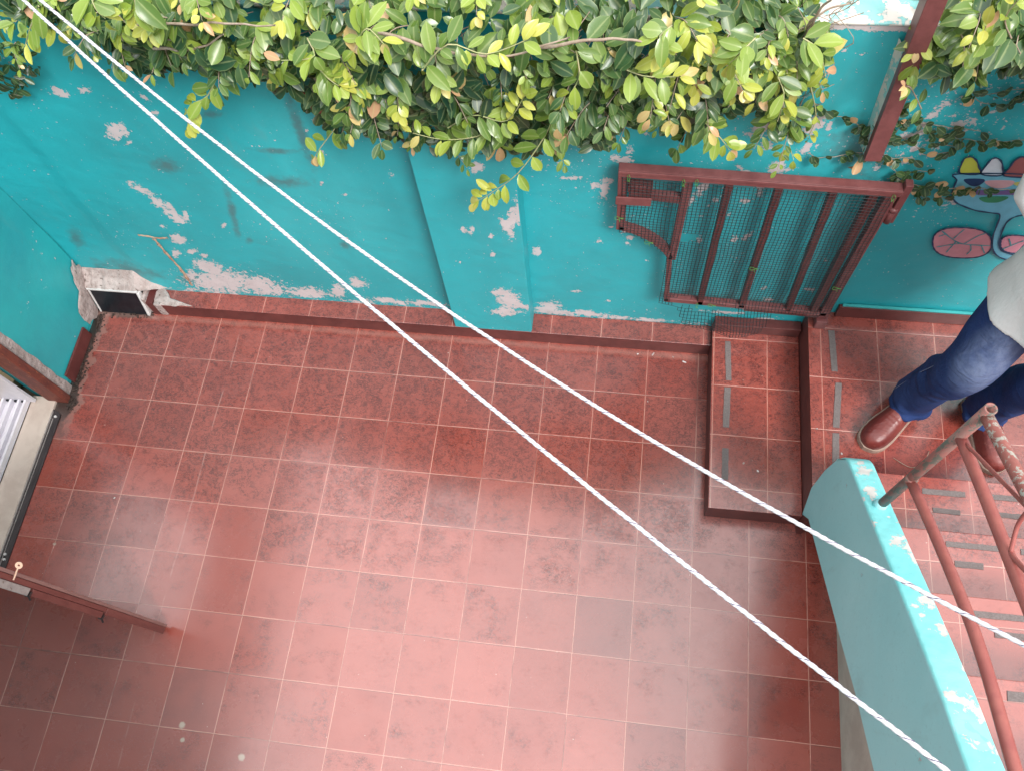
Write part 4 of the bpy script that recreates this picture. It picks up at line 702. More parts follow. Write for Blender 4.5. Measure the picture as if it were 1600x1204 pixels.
names = {'body': 'blue_shape', 'yellow': 'yellow_lobe', 'white': 'white_lobe', 'red': 'red_lobe', 'navy': 'navy_patch', 'pink': 'pink_patch', 'purple': 'purple_stripe', 'green': 'green_patch', 'yellow2': 'yellow_patch', 'wheel_a': 'pink_oval', 'wheel_b': 'pink_oval'}
def ribbon(b, P, w_, y0):
    m_ = len(P); vs = []
    for i, p in enumerate(P):
        t = (P[min(i + 1, m_ - 1)] - P[max(i - 1, 0)]).normalized(); q = Vector((-t.z, 0, t.x)) * w_ * (1 + .3 * math.sin(i * 1.3)); vs += [(p.x + q.x, y0, p.z + q.z), (p.x - q.x, y0, p.z - q.z)]
    vs += [(x, y - .0008, z) for x, y, z in vs]; k = 2 * m_
    for i in range(m_ - 1):
        a = 2 * i; b.add([vs[a], vs[a + 1], vs[a + 3], vs[a + 2], vs[k + a], vs[k + a + 1], vs[k + a + 3], vs[k + a + 2]], [(4, 5, 6, 7), (0, 1, 5, 4), (2, 3, 7, 6), (3, 0, 4, 7), (1, 2, 6, 5)])
for kk, poly in MURAL.items():
    sm_ = cr(poly) if kk != 'purple' else cr(poly, 3); lvl = zo.get(kk, .0012)
    if kk in ('yellow', 'white', 'red'): lvl = .0003
    patch(sm_, YM - lvl, .0009, names[kk], flat('mural_' + kk, MC[kk]))
    if kk in ('body', 'yellow', 'white', 'red', 'wheel_a', 'wheel_b'): ribbon(lines, sm_ + [sm_[0]], .0022, YM - .0024)
lines.build('outline', ink, mu)
teal = flat('mural_teal', (.07, .32, .36))
for s_ in MURAL_LINES: b = MB(); ribbon(b, smooth_path([(p[0], 0, p[1]) for p in s_], 14), .0016, YM - .0026); b.build('brush_line', teal, mu)
# ------------------------------------------------------------ door leaf standing open into the patio, seen edge-on, with key
dl = thing('wooden_door', (-.97, -.77, 0), 'low red brown wooden door leaf standing open edge on at the lower left', 'door')
H0 = Vector((-.945, -.772, 0)); F0 = Vector((-.259, -.884, 0)); dx_ = (F0 - H0).normalized(); dn = Vector((-dx_.y, dx_.x, 0))
def dm(o): return Matrix((( dx_.x, dn.x, 0, o.x), (dx_.y, dn.y, 0, o.y), (0, 0, 1, o.z), (0, 0, 0, 1)))
DM = dm(F0)
b = MB(); b.box(-.69, -.012, -.010, .010, .03, 1.10, DM); b.build('panel', M['wood'], dl, bevel=.002)
b = MB(); b.box(-.0115, 0, -.018, .006, .03, .44, DM); b.box(-.0115, -.003, -.010, .006, .44, 1.10, DM); b.build('edge', M['wood'], dl, bevel=.0015)
b = MB(); vs = []
b.box(-.0115, .001, .0065, .0165, .03, 1.10, DM); b.build('worn_edge_strip', M['wood_pale'], dl, bevel=.002)
b = MB(); b.box(-.0115, .0, -.030, -.0105, .455, .83, DM); b.build('rebate_strip', M['wood'], dl, bevel=.0015)
b = MB(); b.box(-.0115, .001, -.032, -.0105, .845, 1.08, DM); b.build('lock_plate', M['steelplate'], dl, bevel=.002)
for z_ in (.448, .836):
    b = MB(); b.box(-.012, .002, -.034, -.0185, z_ - .004, z_ + .004, DM); b.tube([DM @ Vector((0, -.032, z_)), DM @ Vector((.002, -.039, z_ - .01))], .003, 8); b.build('hook', M['buckle'], dl)
ky = thing('key', (F0.x, F0.y, .93), 'small brass key sticking out of the open wooden door edge', 'key')
k0 = DM @ Vector((.001, -.004, .93)); k1 = k0 + Vector((.012, .030, .016)); kd = (k1 - k0).normalized()
b = MB(); b.tube([k0, k1], .0022, 8); cc = k1 + kd * .007; a1 = kd; a2 = kd.cross(Vector((.3, -.4, 1))).normalized(); nz = a1.cross(a2)
ro, ri = .0095, .003; vs = []
for s_ in (-.0012, .0012):
    for r_ in (ro, ri):
        for k in range(20): q = 2 * math.pi * k / 20; vs.append(cc + a1 * r_ * math.cos(q) + a2 * r_ * math.sin(q) + nz * s_)
fs = []
for k in range(20):
    l = (k + 1) % 20; fs += [(k, l, 20 + l, 20 + k), (40 + k, 60 + k, 60 + l, 40 + l), (k, 40 + k, 40 + l, l), (20 + k, 20 + l, 60 + l, 60 + k)]
b.add(vs, fs); b.build('key_body', M['key'], ky)
# ------------------------------------------------------------ ropes
def quadfit(pts):
    a, c = Vector(pts[0]), Vector(pts[-1]); L_ = (c - a).length; n_ = 0; d_ = 0
    for p in pts[1:-1]:
        t = (Vector(p) - a).length / L_; z_ = a.lerp(c, t).z - p[2]; s_ = 4 * t * (1 - t); n_ += z_ * s_; d_ += s_ * s_
    return a, c, n_ / d_
def rope(name, pts, r, label, ph):
    a, c, sag = quadfit(pts); d = c - a
    def at(t): p = a + d * t; p.z -= 4 * sag * t * (1 - t) if -.05 < t < 1.05 else 0; return p
    # continue the same parabola past the frame at both ends
    def at2(t): p = a + d * t; p.z -= 4 * sag * t * (1 - t); return p
    t0, t1 = -.9, 1.22; NN = 1500; n_ = 12; pitch = .030
    o_ = thing(name, at2(.5), label, 'rope', 'clotheslines across the patio')
    b = MB(); vs = []; dk = []; L_ = d.length; jx = 0
    for i in range(NN + 1):
        t = lerp(t0, t1, i / NN); p = at2(t); tt = (at2(t + .002) - at2(t - .002)).normalized(); s = t * L_
        e1 = tt.cross(Vector((0, 0, 1))).normalized(); e2 = e1.cross(tt); tw = 2 * math.pi * s / pitch + ph
        p = p + e1 * .0007 * noise.noise(Vector((s * 14, ph, 0))) + e2 * .0007 * noise.noise(Vector((s * 14, ph, 7)))
        rr_ = r * (1 + .07 * noise.noise(Vector((s * 60, ph, 3))))
        for k in range(n_):
            q = 2 * math.pi * k / n_; f_ = .62 + .38 * abs(math.cos(1.5 * (q - tw))) ** .8
            vs.append(p + rr_ * f_ * (math.cos(q) * e1 + math.sin(q) * e2))
        if i % 3 == 0: dk.append(p + r * .86 * (math.cos(tw + math.pi / 3) * e1 + math.sin(tw + math.pi / 3) * e2))
    b.add(vs, [(i * n_ + k, i * n_ + (k + 1) % n_, (i + 1) * n_ + (k + 1) % n_, (i + 1) * n_ + k) for i in range(NN) for k in range(n_)])
    b.build('strands', M['rope'], o_, smooth=True, fixn=False)
    b = MB(); b.tube(dk, r * .20, 4); b.build('tracer_thread', M['ropedark'], o_)
rope('clothesline', ROPE1, .0031, 'twisted white rope crossing the patio, the lower line of the pair', 0)
rope('clothesline', ROPE2, .0030, 'twisted white rope crossing above the step, the upper line of the pair', 1.7)
# ------------------------------------------------------------ foliage
def leaf(b, p, d, nrm, L, W, tint, droop=.15, fold=.25, cup=0.0):
    """one leaf: stalk end p, direction d, face normal nrm"""
    d = d.normalized(); s = d.cross(nrm)
    if s.length < 1e-4: s = d.cross(Vector((.3, .5, .8)))
    s.normalize(); u = s.cross(d).normalized()
    prof = ((.07, .22), (.22, .70), (.44, .98), (.66, .97), (.86, .60), (1.0, 0))
    vs = [p]; mid = [1.0]
    for t, w_ in prof:
        c = p + d * (L * t) - u * (droop * L * t * t)
        if w_ == 0: vs.append(c); mid.append(1.0); break
        h = W * .5 * w_; vs += [c - s * h + u * h * fold, c, c + s * h + u * h * fold]; mid += [0.0, 1.0, 0.0]
    fs = [(0, 1, 2), (0, 2, 3)]
    for k in range(4):
        a = 1 + 3 * k; fs += [(a, a + 3, a + 4, a + 1), (a + 1, a + 4, a + 5, a + 2)]
    fs += [(13, 16, 14), (14, 16, 15)]
    b.add(vs, fs, tint=tint, mid=mid)
def shoot(b, st_, pts, n, L, t0, t1, rng, spread=1.0, r=.0016):
    P = smooth_path(pts, max(n, 8)); st_.tube(P, [lerp(r, r * .45, i / (len(P) - 1)) for i in range(len(P))], 5)
    m_ = len(P)
    for i in range(m_):
        t = i / (m_ - 1); tg = (P[min(i + 1, m_ - 1)] - P[max(i - 1, 0)]).normalized()
        sd_ = tg.cross(Vector((0, -.55, .83))).normalized() * (1 if i % 2 else -1)
        for rep in range(2 if rng.random() < .45 else 1):
            s2 = sd_ * (1 if rep == 0 else -1)
            d = (s2 * spread * rng.uniform(.6, 1.1) + tg * rng.uniform(.35, .9) + Vector((rng.uniform(-.3, .3), rng.uniform(-.35, .1), rng.uniform(-.3, .25))))
            if t > .93: d = tg + s2 * .4
            nrm = Vector((rng.uniform(-.3, .3), -.45 + rng.uniform(-.3, .3), .9))
            l = L * lerp(1.0, .62, t) * rng.uniform(.8, 1.15); tn = min(.83, max(0, lerp(t0, t1, t) + rng.uniform(-.12, .08)))
            if t > .85 and rng.random() < .22: tn = rng.uniform(.84, 1.0)
            leaf(b, P[i] + d.normalized() * .003, d, nrm, l * rng.choice((1, 1, 1, .7)), l * rng.uniform(.40, .56), tn, rng.uniform(-.1, .55), rng.uniform(.05, .7))
def hull_pt(prof, s):
    m_ = len(prof) - 1; t = s * m_; k = min(int(t), m_ - 1); u = t - k
    return lerp(prof[k][0], prof[k + 1][0], u), lerp(prof[k][1], prof[k + 1][1], u), math.atan2(prof[k + 1][1] - prof[k][1], prof[k + 1][0] - prof[k][0])
def drape(b, st_, zlow, x0, x1, n, ytop, ztop, yfront, nsh, Ls, seed, back=(.66, 1.66), thin=None):
    rng = random.Random(seed)
    def surf(x, s):
        zl = interp(zlow, x) + .03 + (.06 * min(1, max(0, (.5 - x) / .3)) if thin and len(thin) > 4 else 0); sc_ = 1.0
        if thin: sc_ = interp(thin, x)
        yf = lerp(.44, yfront, sc_); zt = lerp(max(zl + .05, 1.56), ztop, sc_)
        prof = [back, (ytop, zt), (yf, lerp(zt, zl, .28)), (yf + .03, lerp(zt, zl, .55)), (.40, zl + .055), (.435, zl)]
        y, z, an = hull_pt(prof, s); ny, nz_ = math.sin(an), -math.cos(an)
        N_ = Vector((0, -abs(ny) if True else ny, nz_ if nz_ > 0 else -.15 * abs(nz_))).normalized()
        if s > .72: N_ = Vector((0, -1, .1)).normalized()
        lump_ = .050 * noise.noise(Vector((x * 5.5, s * 4, seed))) + .03 * noise.noise(Vector((x * 13, s * 9, seed + 5)))
        return Vector((x, y, z)) + N_ * lump_, N_, Vector((0, math.cos(an), math.sin(an)))
    for k in range(n):
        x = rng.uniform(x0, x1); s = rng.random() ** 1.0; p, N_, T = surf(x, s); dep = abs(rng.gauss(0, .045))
        if thin and s > .5 and rng.random() > .45 + .55 * interp(thin, x): continue; p = p - N_ * dep
        if p.y > .455 and p.z < 1.57: p.y = .455 - rng.random() * .03
        gl = noise.noise(Vector((p.x * 4.2, p.z * 4.2, seed + 2)))
        d = T * rng.uniform(.1, 1) + Vector((rng.uniform(-1, 1), rng.uniform(-.6, .3), rng.uniform(-.6, .3))); nrm = N_ * .7 + Vector((rng.uniform(-.5, .5), rng.uniform(-.5, .2), rng.uniform(.1, .9)))
        l = rng.uniform(*Ls) * (1.0 if s < .75 else .82)
        tn = .20 + .24 * rng.random() + .12 * gl + (.18 if s < .42 else 0) - min(.25, dep * 2.2)  # inner leaves tinted darker, upper ones paler: shade and bloom put into the colour
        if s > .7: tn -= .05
        if s < .6 and rng.random() < .035: tn = rng.uniform(.78, 1)
        if s < .58 and gl > -.12 and rng.random() < .45: tn = rng.uniform(.48, .74)
        if rng.random() < .02: l *= .55
        leaf(b, p, d, nrm, l, l * rng.uniform(.42, .60), min(1, max(0, tn)), rng.uniform(-.15, .55), rng.uniform(.02, .65))
        if rng.random() < .05: st_.tube([p, p - d.normalized() * .05 - N_ * .02, p - N_ * .09], .0013, 4)
    for k in range(nsh):
        x = rng.uniform(x0, x1); s = rng.random() * .82; p, N_, T = surf(x, s); p -= N_ * .015
        ln = rng.uniform(.05, .12); d = (N_ * .55 + T * rng.uniform(0, .8) + Vector((rng.uniform(-.9, .9), -.25, rng.uniform(-.2, .2)))).normalized()
        e = p + d * ln; m_ = p + d * ln * .5 + Vector((0, 0, .012)); e.z -= .015
        v = noise.noise(Vector((x * 3.2, s * 3, seed + 9)))
        t1 = .73 + .2 * v + (.08 if s < .5 else -.14); t0 = t1 - .28
        shoot(b, st_, [p, m_, e], rng.randint(5, 8), rng.uniform(*Ls) * 1.02, t0, t1, rng)
cp = thing('climbing_shrub', (.7, .45, 1.5), 'dense leafy climbing shrub with yellow new leaves draped over the turquoise wall', 'shrub')
b = MB(); s_ = MB(); sg = MB()
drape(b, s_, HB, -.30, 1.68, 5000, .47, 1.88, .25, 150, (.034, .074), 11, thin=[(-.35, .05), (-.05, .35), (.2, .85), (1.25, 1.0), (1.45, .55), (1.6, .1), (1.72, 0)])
rng = random.Random(5)
for k, pts in enumerate(SHOOTS):
    if k in (20, 21, 22): continue
    L_ = sum((Vector(a) - Vector(c)).length for a, c in zip(pts, pts[1:]))
    sg = MB(); shoot(b, sg, pts, max(4, int(L_ / .024)), .066 if k < 20 else .042, .60, .84, rng, r=.0021); sg.build('green_shoot', M['bark_green'], cp, smooth=True, fixn=False)
for pts in STEMS:
    q_ = MB(); P_ = smooth_path(pts, 30); P_ = [p + Vector((.004 * noise.noise(p * 25), .004 * noise.noise(p * 25 + Vector((5, 0, 0))), .006 * noise.noise(p * 18))) for p in P_]; q_.tube(P_, [lerp(.0042, .0018, i / 29) * (1 + .2 * noise.noise(P_[i] * 60)) for i in range(30)], 7); q_.build('woody_stem', M['bark'], cp, smooth=True, fixn=False)
# thin outer twigs at the ragged right end
for k in range(26):
    x_ = rng.uniform(1.60, 1.73); z0 = rng.uniform(1.25, 1.66); s_.tube(smooth_path([(x_, .46, z0), (x_ + rng.uniform(-.04, .05), .44, z0 + .05), (x_ + rng.uniform(-.05, .10), .47, z0 + rng.uniform(.05, .14))], 8), .0011, 4)
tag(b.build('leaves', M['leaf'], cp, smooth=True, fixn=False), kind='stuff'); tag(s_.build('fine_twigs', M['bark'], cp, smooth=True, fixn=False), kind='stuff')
cr_ = thing('leafy_branch', (2.1, .4, 1.5), 'large leaved branch hanging over the wall right of the steel post', 'plant')
b = MB(); s_ = MB()
drape(b, s_, HR, 1.93, 2.45, 420, .47, 1.74, .30, 36, (.05, .072), 23, back=(.60, 1.66), thin=[(1.90, 0), (1.98, .2), (2.03, .65), (2.2, 1.0)])
for k in (20, 21, 22): shoot(b, s_, SHOOTS[k], 5, .062 if k > 20 else .04, .5, .85, rng, r=.002)
tag(b.build('leaves', M['leaf'], cr_, smooth=True, fixn=False), kind='stuff'); tag(s_.build('twigs', M['bark'], cr_, smooth=True, fixn=False), kind='stuff')
cl_ = thing('small_creeper', (-.6, .45, 1.4), 'dark small creeper clinging to the wall at the upper left corner', 'plant')
b = MB(); s_ = MB()
drape(b, s_, HL, -.85, -.36, 420, .47, 1.60, .36, 8, (.028, .042), 31)
tag(b.build('leaves', M['leaf'], cl_, smooth=True, fixn=False), kind='stuff'); tag(s_.build('twigs', M['bark'], cl_, smooth=True, fixn=False), kind='stuff')
# hedge beyond the wall
hg = thing('hedge', (1.2, .9, 0), 'yellow green hedge growing behind the wall top', 'hedge')
b = MB(); s_ = MB(); rg = random.Random(77)
for k in range(5200):
    x = rg.uniform(-1.2, 3.0); y = .585 + abs(rg.gauss(0, .16)); z = 1.52 - .25 * (y - .58) + rg.uniform(-.10, .09) + .03 * math.sin(x * 9)
    d = Vector((rg.uniform(-1, 1), rg.uniform(-1, .5), rg.uniform(-.4, .8))); l = rg.uniform(.022, .042)
    tn = rg.choice((.12, .3, .42, .5, .62, .7, .76, .95)) + rg.uniform(-.06, .06)
    leaf(b, Vector((x, y, z)), d, Vector((rg.uniform(-.4, .4), -.3, 1)), l, l * .5, min(1, max(0, tn)), .1, .2)
for k in range(260):
    x = rg.uniform(-1.2, 3.0); y = rg.uniform(.60, .9); s_.tube([(x, y, -.05 if k % 4 == 0 else 1.1), (x + rg.uniform(-.1, .1), y, .9 if k % 4 == 0 else 1.3), (x + rg.uniform(-.12, .12), y, 1.50)], .004, 5)
tag(b.build('leaves', M['leaf'], hg, smooth=True, fixn=False), kind='stuff'); tag(s_.build('stems', M['bark'], hg, smooth=True, fixn=False), kind='stuff')
# flat creeper with small round leaves on the wall at the right
vn = thing('wall_vine', (2.1, .47, 1.1), 'thin creeping vine with small dark and rusty leaves on the wall above the gate', 'vine')
b = MB(); s_ = MB(); rg = random.Random(9)
for pts in VINES:
    P0 = [Vector((p[0], .470, p[1])) for p in pts]; L_ = sum((a - c).length for a, c in zip(P0, P0[1:])); n_ = max(8, int(L_ / .013)); P = smooth_path(P0, n_)
    P = [p + Vector((0, -.006 * abs(noise.noise(p * 30)), .004 * noise.noise(p * 22))) for p in P]
    s_.tube(P, .0011, 5)
    for i, p in enumerate(P):
        if rg.random() < .25: continue
        for q in range(rg.choice((1, 1, 2))):
            d = Vector((rg.uniform(-1, 1), rg.uniform(-.5, -.05), rg.uniform(-.8, .8))); l = rg.uniform(.018, .032)
            leaf(b, p + Vector((0, -.004, 0)), d, Vector((rg.uniform(-.3, .3), -.95, .4)), l, l * rg.uniform(.65, .85), rg.choice((.02, .06, .10, .14, .18, .22, .28, .34, .42, .97)), .1, .15)
tag(b.build('leaves', M['leaf'], vn, smooth=True, fixn=False), kind='stuff'); tag(s_.build('stems', M['bark'], vn, smooth=True, fixn=False), kind='stuff')
# dry curled leaf on the vine and terracotta pot in the shrub
b = MB(); leaf(b, Vector((1.895, .462, 1.135)), Vector((-.3, -.3, -1)), Vector((0, -1, .3)), .05, .026, .97, -.3, .9); leaf(b, Vector((1.90, .46, 1.12)), Vector((-.7, -.3, -1)), Vector((.3, -1, .3)), .045, .022, 1.0, .5, .9)
tag(b.build('dry_leaf', M['leaf'], smooth=True, fixn=False), 'curled dry pinkish leaf hanging below the steel post', 'leaf')
pt = thing('plant_pot', (.44, .38, 1.36), 'red terracotta pot half hidden in the climbing shrub', 'pot')
b = MB(); pr = [(0, 0), (.030, 0), (.040, .065), (.046, .066), (.047, .085), (.041, .085), (.038, .05), (0, .045)]
rings = [[(.425 + r_ * math.cos(2 * math.pi * k / 24), .375 + r_ * math.sin(2 * math.pi * k / 24), 1.345 + z_) for k in range(24)] for r_, z_ in pr]
b.loft(rings, False); b.build('pot_body', M['terracotta'], pt, smooth=True)
# crumbs and dry bits on the floor and steps
rg = random.Random(21)
spots = [(1.36, .372, 0, 'flat pale paint flake on the floor against the ledge'), (1.42, .375, 0, 'long grey flake lying against the foot of the ledge'), (1.50, .370, 0, 'small pale crumb on the floor at the ledge just left of the step'),
         (1.545, .352, 0, 'largest pale flake in the floor corner beside the lower step'), (1.41, .17, 0, 'white crumb on a tile a little in front of the ledge by the step'), (1.76, -.09, .1105, 'white speck near the front of the lower step, left one'),
         (1.81, -.115, .1105, 'white speck near the front of the lower step, right one'), (1.985, .01, .2505, 'white paint flake on the very edge of the landing'), (2.065, -.075, .2505, 'white crumb on the landing behind the parapet end'), (-.62, -.42, 0, 'pale crumb on the floor near the dark door channel')]
for k, (x_, y_, z_, lb_) in enumerate(spots):
    b = MB(); a_ = rg.uniform(0, 3.1); L_ = rg.uniform(.005, .011) if k not in (1, 3) else .020; W_ = L_ * rg.uniform(.4, .8) if k not in (1, 3) else .007; vs = []
    for q in range(7):
        t = 2 * math.pi * q / 7; rr_ = rg.uniform(.7, 1.15); u_, v_ = math.cos(t) * L_ * .5 * rr_, math.sin(t) * W_ * .5 * rr_; vs.append((x_ + u_ * math.cos(a_) - v_ * math.sin(a_), y_ + u_ * math.sin(a_) + v_ * math.cos(a_)))
    b.prism(vs, 'z', z_ + .0006, z_ + .0006 + rg.uniform(.0015, .003)); tag(b.build('paint_chip', M['plaster'] if k % 3 else M['whiteframe']), lb_, 'paint chip', 'paint chips scattered on the tiles')
b = MB(); b.tube(smooth_path([(2.235, -.075, .2535), (2.29, -.105, .256), (2.33, -.085, .262), (2.355, -.04, .254)], 20), .0012, 5); b.tube(smooth_path([(2.30, -.102, .2565), (2.31, -.13, .254)], 6), .001, 5)
tag(b.build('dry_twig', M['bark'], smooth=True), 'thin curled dry twig lying on the landing beside the boot', 'twig')
# ------------------------------------------------------------ person on the landing
pr_ = thing('person', (2.42, .12, .25), 'person in white shirt, blue jeans and oxblood leather boots standing on the landing', 'person')
LZ = .2502
FW = Vector((-.25, -.97, 0)).normalized(); LT = Vector((-FW.y, FW.x, 0))     # LT: towards the person's left
hipc = Vector((2.455, .146, 1.10))
def skinned(name, chains, mat, parent, sub=2):
    """chains: lists of (point, radius); the first point of a later chain re-uses an equal earlier point"""
    vs = []; rs = []; es = []; idx = {}
    for ch in chains:
        last = None
        for p, r_ in ch:
            k = tuple(round(v, 4) for v in p)
            if k not in idx: idx[k] = len(vs); vs.append(Vector(p)); rs.append(r_)
            if last is not None: es.append((last, idx[k]))
            last = idx[k]
    me = bpy.data.meshes.new(name); me.from_pydata(vs, es, []); o = bpy.data.objects.new(name, me); C.objects.link(o)
    if parent: o.parent = parent; o.matrix_parent_inverse = Matrix.Translation(parent.location).inverted()
    o.modifiers.new('skin', 'SKIN')
    if not me.skin_vertices: return o
    for i, v in enumerate(me.skin_vertices[0].data):
        q = rs[i]; v.radius = q if isinstance(q, tuple) else (q, q); v.use_root = (i == 0)
    m_ = o.modifiers.new('sub', 'SUBSURF'); m_.levels = sub; m_.render_levels = sub
    me.materials.append(mat); o.modifiers['skin'].use_smooth_shade = True
    return o
kR, kL = Vector((2.300, .058, .745)), Vector((2.515, .020, .745)); aR, aL = Vector((2.283, .115, .36)), Vector((2.512, .100, .36))
hR, hL = hipc - LT * .085 + Vector((0, 0, -.03)), hipc + LT * .085 + Vector((0, 0, -.03))
chest = hipc + Vector((.01, .02, .36)); neck = hipc + Vector((.01, .02, .50)); head = neck + FW * .015 + Vector((0, 0, .12))
sR, sL = chest - LT * .165 + Vector((0, 0, .09)), chest + LT * .165 + Vector((0, 0, .09))
eR, eL = Vector((2.238, .235, 1.31)), chest + LT * .26 + Vector((0, .03, -.16))
wR, wL = hipc + FW * .24 - LT * .03 + Vector((0, 0, .16)), hipc + FW * .24 + LT * .05 + Vector((0, 0, .18))
def limb(a, b_, ra, rb, n_=3): return [(tuple(a.lerp(b_, i / n_)), lerp(ra, rb, i / n_)) for i in range(n_ + 1)]
ch = [[(tuple(hipc), .12), (tuple(hipc + Vector((.003, .005, .12))), .115), (tuple(hipc + Vector((.006, .012, .24))), .125), (tuple(chest), .112), (tuple(chest + Vector((0, 0, .09))), .072), (tuple(neck), .050), (tuple(head + Vector((0, 0, -.045))), .060), (tuple(head + Vector((0, 0, .03))), .082), (tuple(head + Vector((0, 0, .095))), .060)],
      [(tuple(hipc), .12)] + limb(hR, kR, .082, .056) + limb(kR, aR, .052, .036)[1:] + [(tuple(aR + Vector((-.02, -.02, -.07))), .034)],
      [(tuple(hipc), .12)] + limb(hL, kL, .082, .056) + limb(kL, aL, .052, .036)[1:] + [(tuple(aL + Vector((.005, -.03, -.07))), .034)],
      [(tuple(chest + Vector((0, 0, .09))), .072), (tuple(sR), .046)] + limb(sR, eR, .050, .040)[1:] + limb(eR, wR, .038, .026)[1:],
      [(tuple(chest + Vector((0, 0, .09))), .072), (tuple(sL), .046)] + limb(sL, eL, .050, .040)[1:] + limb(eL, wL, .038, .026)[1:]]
# hands: palm and five bent fingers each
def hand(wr, fore, side, up):
    f = fore.normalized(); s = f.cross(up).normalized() * side; u = s.cross(f) * side
    pm = wr + f * .045; out = [[(tuple(wr), .026), (tuple(wr + f * .02), (.024, .017)), (tuple(pm), (.034, .015))]]
    for k, (o_, ln) in enumerate(((.028, .072), (.010, .080), (-.009, .075), (-.027, .058))):
        k0 = pm + f * .030 + s * o_; k1 = k0 + (f * .8 - u * .35) * ln * .42; k2 = k1 + (f * .35 - u * .8) * ln * .32; k3 = k2 + (-f * .1 - u * .9) * ln * .24
        out.append([(tuple(pm), (.034, .015)), (tuple(k0), .010), (tuple(k1), .0092), (tuple(k2), .0085), (tuple(k3), .0070)])
    t0 = wr + f * .022 + s * .026; t1 = t0 + (f * .7 + s * .6) * .032; t2 = t1 + (f * .9 - u * .3) * .028
    out.append([(tuple(wr + f * .02), (.024, .017)), (tuple(t0), .013), (tuple(t1), .0105), (tuple(t2), .0085)])
    return out
ch += hand(wR, (wR - eR) * .4 + LT * .05, 1, Vector((0, 0, 1))) + hand(wL, (wL - eL) * .4 - LT * .05, -1, Vector((0, 0, 1)))
skinned('body', ch, M['skin'], pr_, 2)
# face and hair
def ball(c, rx, ry, rz, n_=16, m_=12, f=None):
    vs = [];
    for i in range(m_ + 1):
        a = math.pi * i / m_
        for k in range(n_):
            q = 2 * math.pi * k / n_; l = LT * (rx * math.sin(a) * math.cos(q)) + FW * (ry * math.sin(a) * math.sin(q)) + Vector((0, 0, rz * math.cos(a)))
            vs.append(c + l * (f(l) if f else 1))
    return vs, [(i * n_ + k, i * n_ + (k + 1) % n_, (i + 1) * n_ + (k + 1) % n_, (i + 1) * n_ + k) for i in range(m_) for k in range(n_)]
hc = head + Vector((0, 0, .025))
b = MB(); b.add(*ball(hc + FW * .012, .073, .092, .118, 28, 20, lambda l: 1 - (.16 if l.z < -.04 and l.dot(FW) < .05 else 0)));
b.add(*ball(hc + FW * .104 - Vector((0, 0, .012)), .012, .016, .024)); 
for s_2 in (-1, 1): b.add(*ball(hc + LT * .074 * s_2 - Vector((0, 0, .008)), .009, .018, .030))
b.build('face', M['skin'], pr_, smooth=True)
b = MB()
for s_2 in (-1, 1): b = MB(); b.add(*ball(hc + FW * .093 + LT * .030 * s_2 + Vector((0, 0, .012)), .012, .008, .007)); e_ = b.build('eye', M['eye'], pr_, smooth=True); b = MB(); b.add(*ball(hc + FW * .0985 + LT * .030 * s_2 + Vector((0, 0, .012)), .0055, .004, .0058)); b.build('iris', M['hair'], e_, smooth=True)
b = MB(); b.add(*ball(hc + FW * .0995 - Vector((0, 0, .052)), .022, .006, .005)); b.build('mouth', M['leather'], pr_, smooth=True)
b = MB(); b.add(*ball(hc - FW * .012 + Vector((0, 0, .022)), .083, .100, .112, 40, 26, lambda l: (1.02 + .03 * noise.noise(l * 60)) if (l.z > -.02 and l.dot(FW) < .045) or l.z > .055 or (l.dot(FW) < -.01 and l.z > -.06) else .80)); b.build('hair', M['hair'], pr_, smooth=True)
def ring(c, ax_, a, b2, side, n_=36, wr=0.0, ph=0.0, flatb=0.0):
    ax_ = ax_.normalized(); s = (side - ax_ * side.dot(ax_)).normalized(); f = ax_.cross(s); o_ = []
    for k in range(n_):
        q = 2 * math.pi * k / n_; r_ = 1 + wr * noise.noise(Vector((math.cos(q) * 1.6, math.sin(q) * 1.6, ph)))
        o_.append(c + s * (a * r_ * math.cos(q)) + f * (b2 * r_ * math.sin(q)))
    return o_
# jeans
b = MB()
def leg(h, k, a, hem, sd_):
    top_ = h + Vector((0, 0, .04)); pts = smooth_path([top_, h.lerp(k, .45) + FW * .012, k + FW * .012, k.lerp(a, .5) - FW * .004, a + Vector((0, 0, .0)), hem], 40)
    rad = [(0, .090), (.25, .083), (.42, .075), (.55, .070), (.70, .066), (.86, .066), (1, .071)]
    rings = []
    for i, p in enumerate(pts):
        t = i / 39; ax_ = pts[min(i + 1, 39)] - pts[max(i - 1, 0)]; r_ = interp(rad, t)
        w_ = .06 + .24 * math.exp(-((t - .58) / .08) ** 2) + .20 * math.exp(-((t - .93) / .10) ** 2)
        r_ *= 1 + .045 * math.sin(t * 62 + 2 * sd_) * math.exp(-((t - .90) / .09) ** 2) + .035 * math.sin(t * 85) * math.exp(-((t - .60) / .05) ** 2)
        rings.append(ring(p, ax_, r_, r_ * 1.06, LT, 40, w_, t * 9 + sd_ * 3))
    b.loft(rings)
leg(hR, kR, aR + Vector((-.004, -.006, .02)), aR + Vector((-.008, -.012, -.045)), 0)
leg(hL, kL, aL + Vector((0, -.006, .02)), aL + Vector((.002, -.012, -.045)), 1)
b.loft([ring(hipc + Vector((0, 0, z_)), Vector((0, 0, 1)), a_, b_, LT) for z_, a_, b_ in ((-.10, .09, .09), (-.06, .155, .105), (0, .160, .112), (.06, .155, .108), (.10, .150, .10))])
jn = b.build('jeans', M['denim'], pr_)
m_ = jn.modifiers.new('remesh', 'REMESH'); m_.mode = 'VOXEL'; m_.voxel_size = .0055; m_.use_smooth_shade = True
m_ = jn.modifiers.new('smooth', 'SMOOTH'); m_.iterations = 4; m_.factor = .6
b = MB()
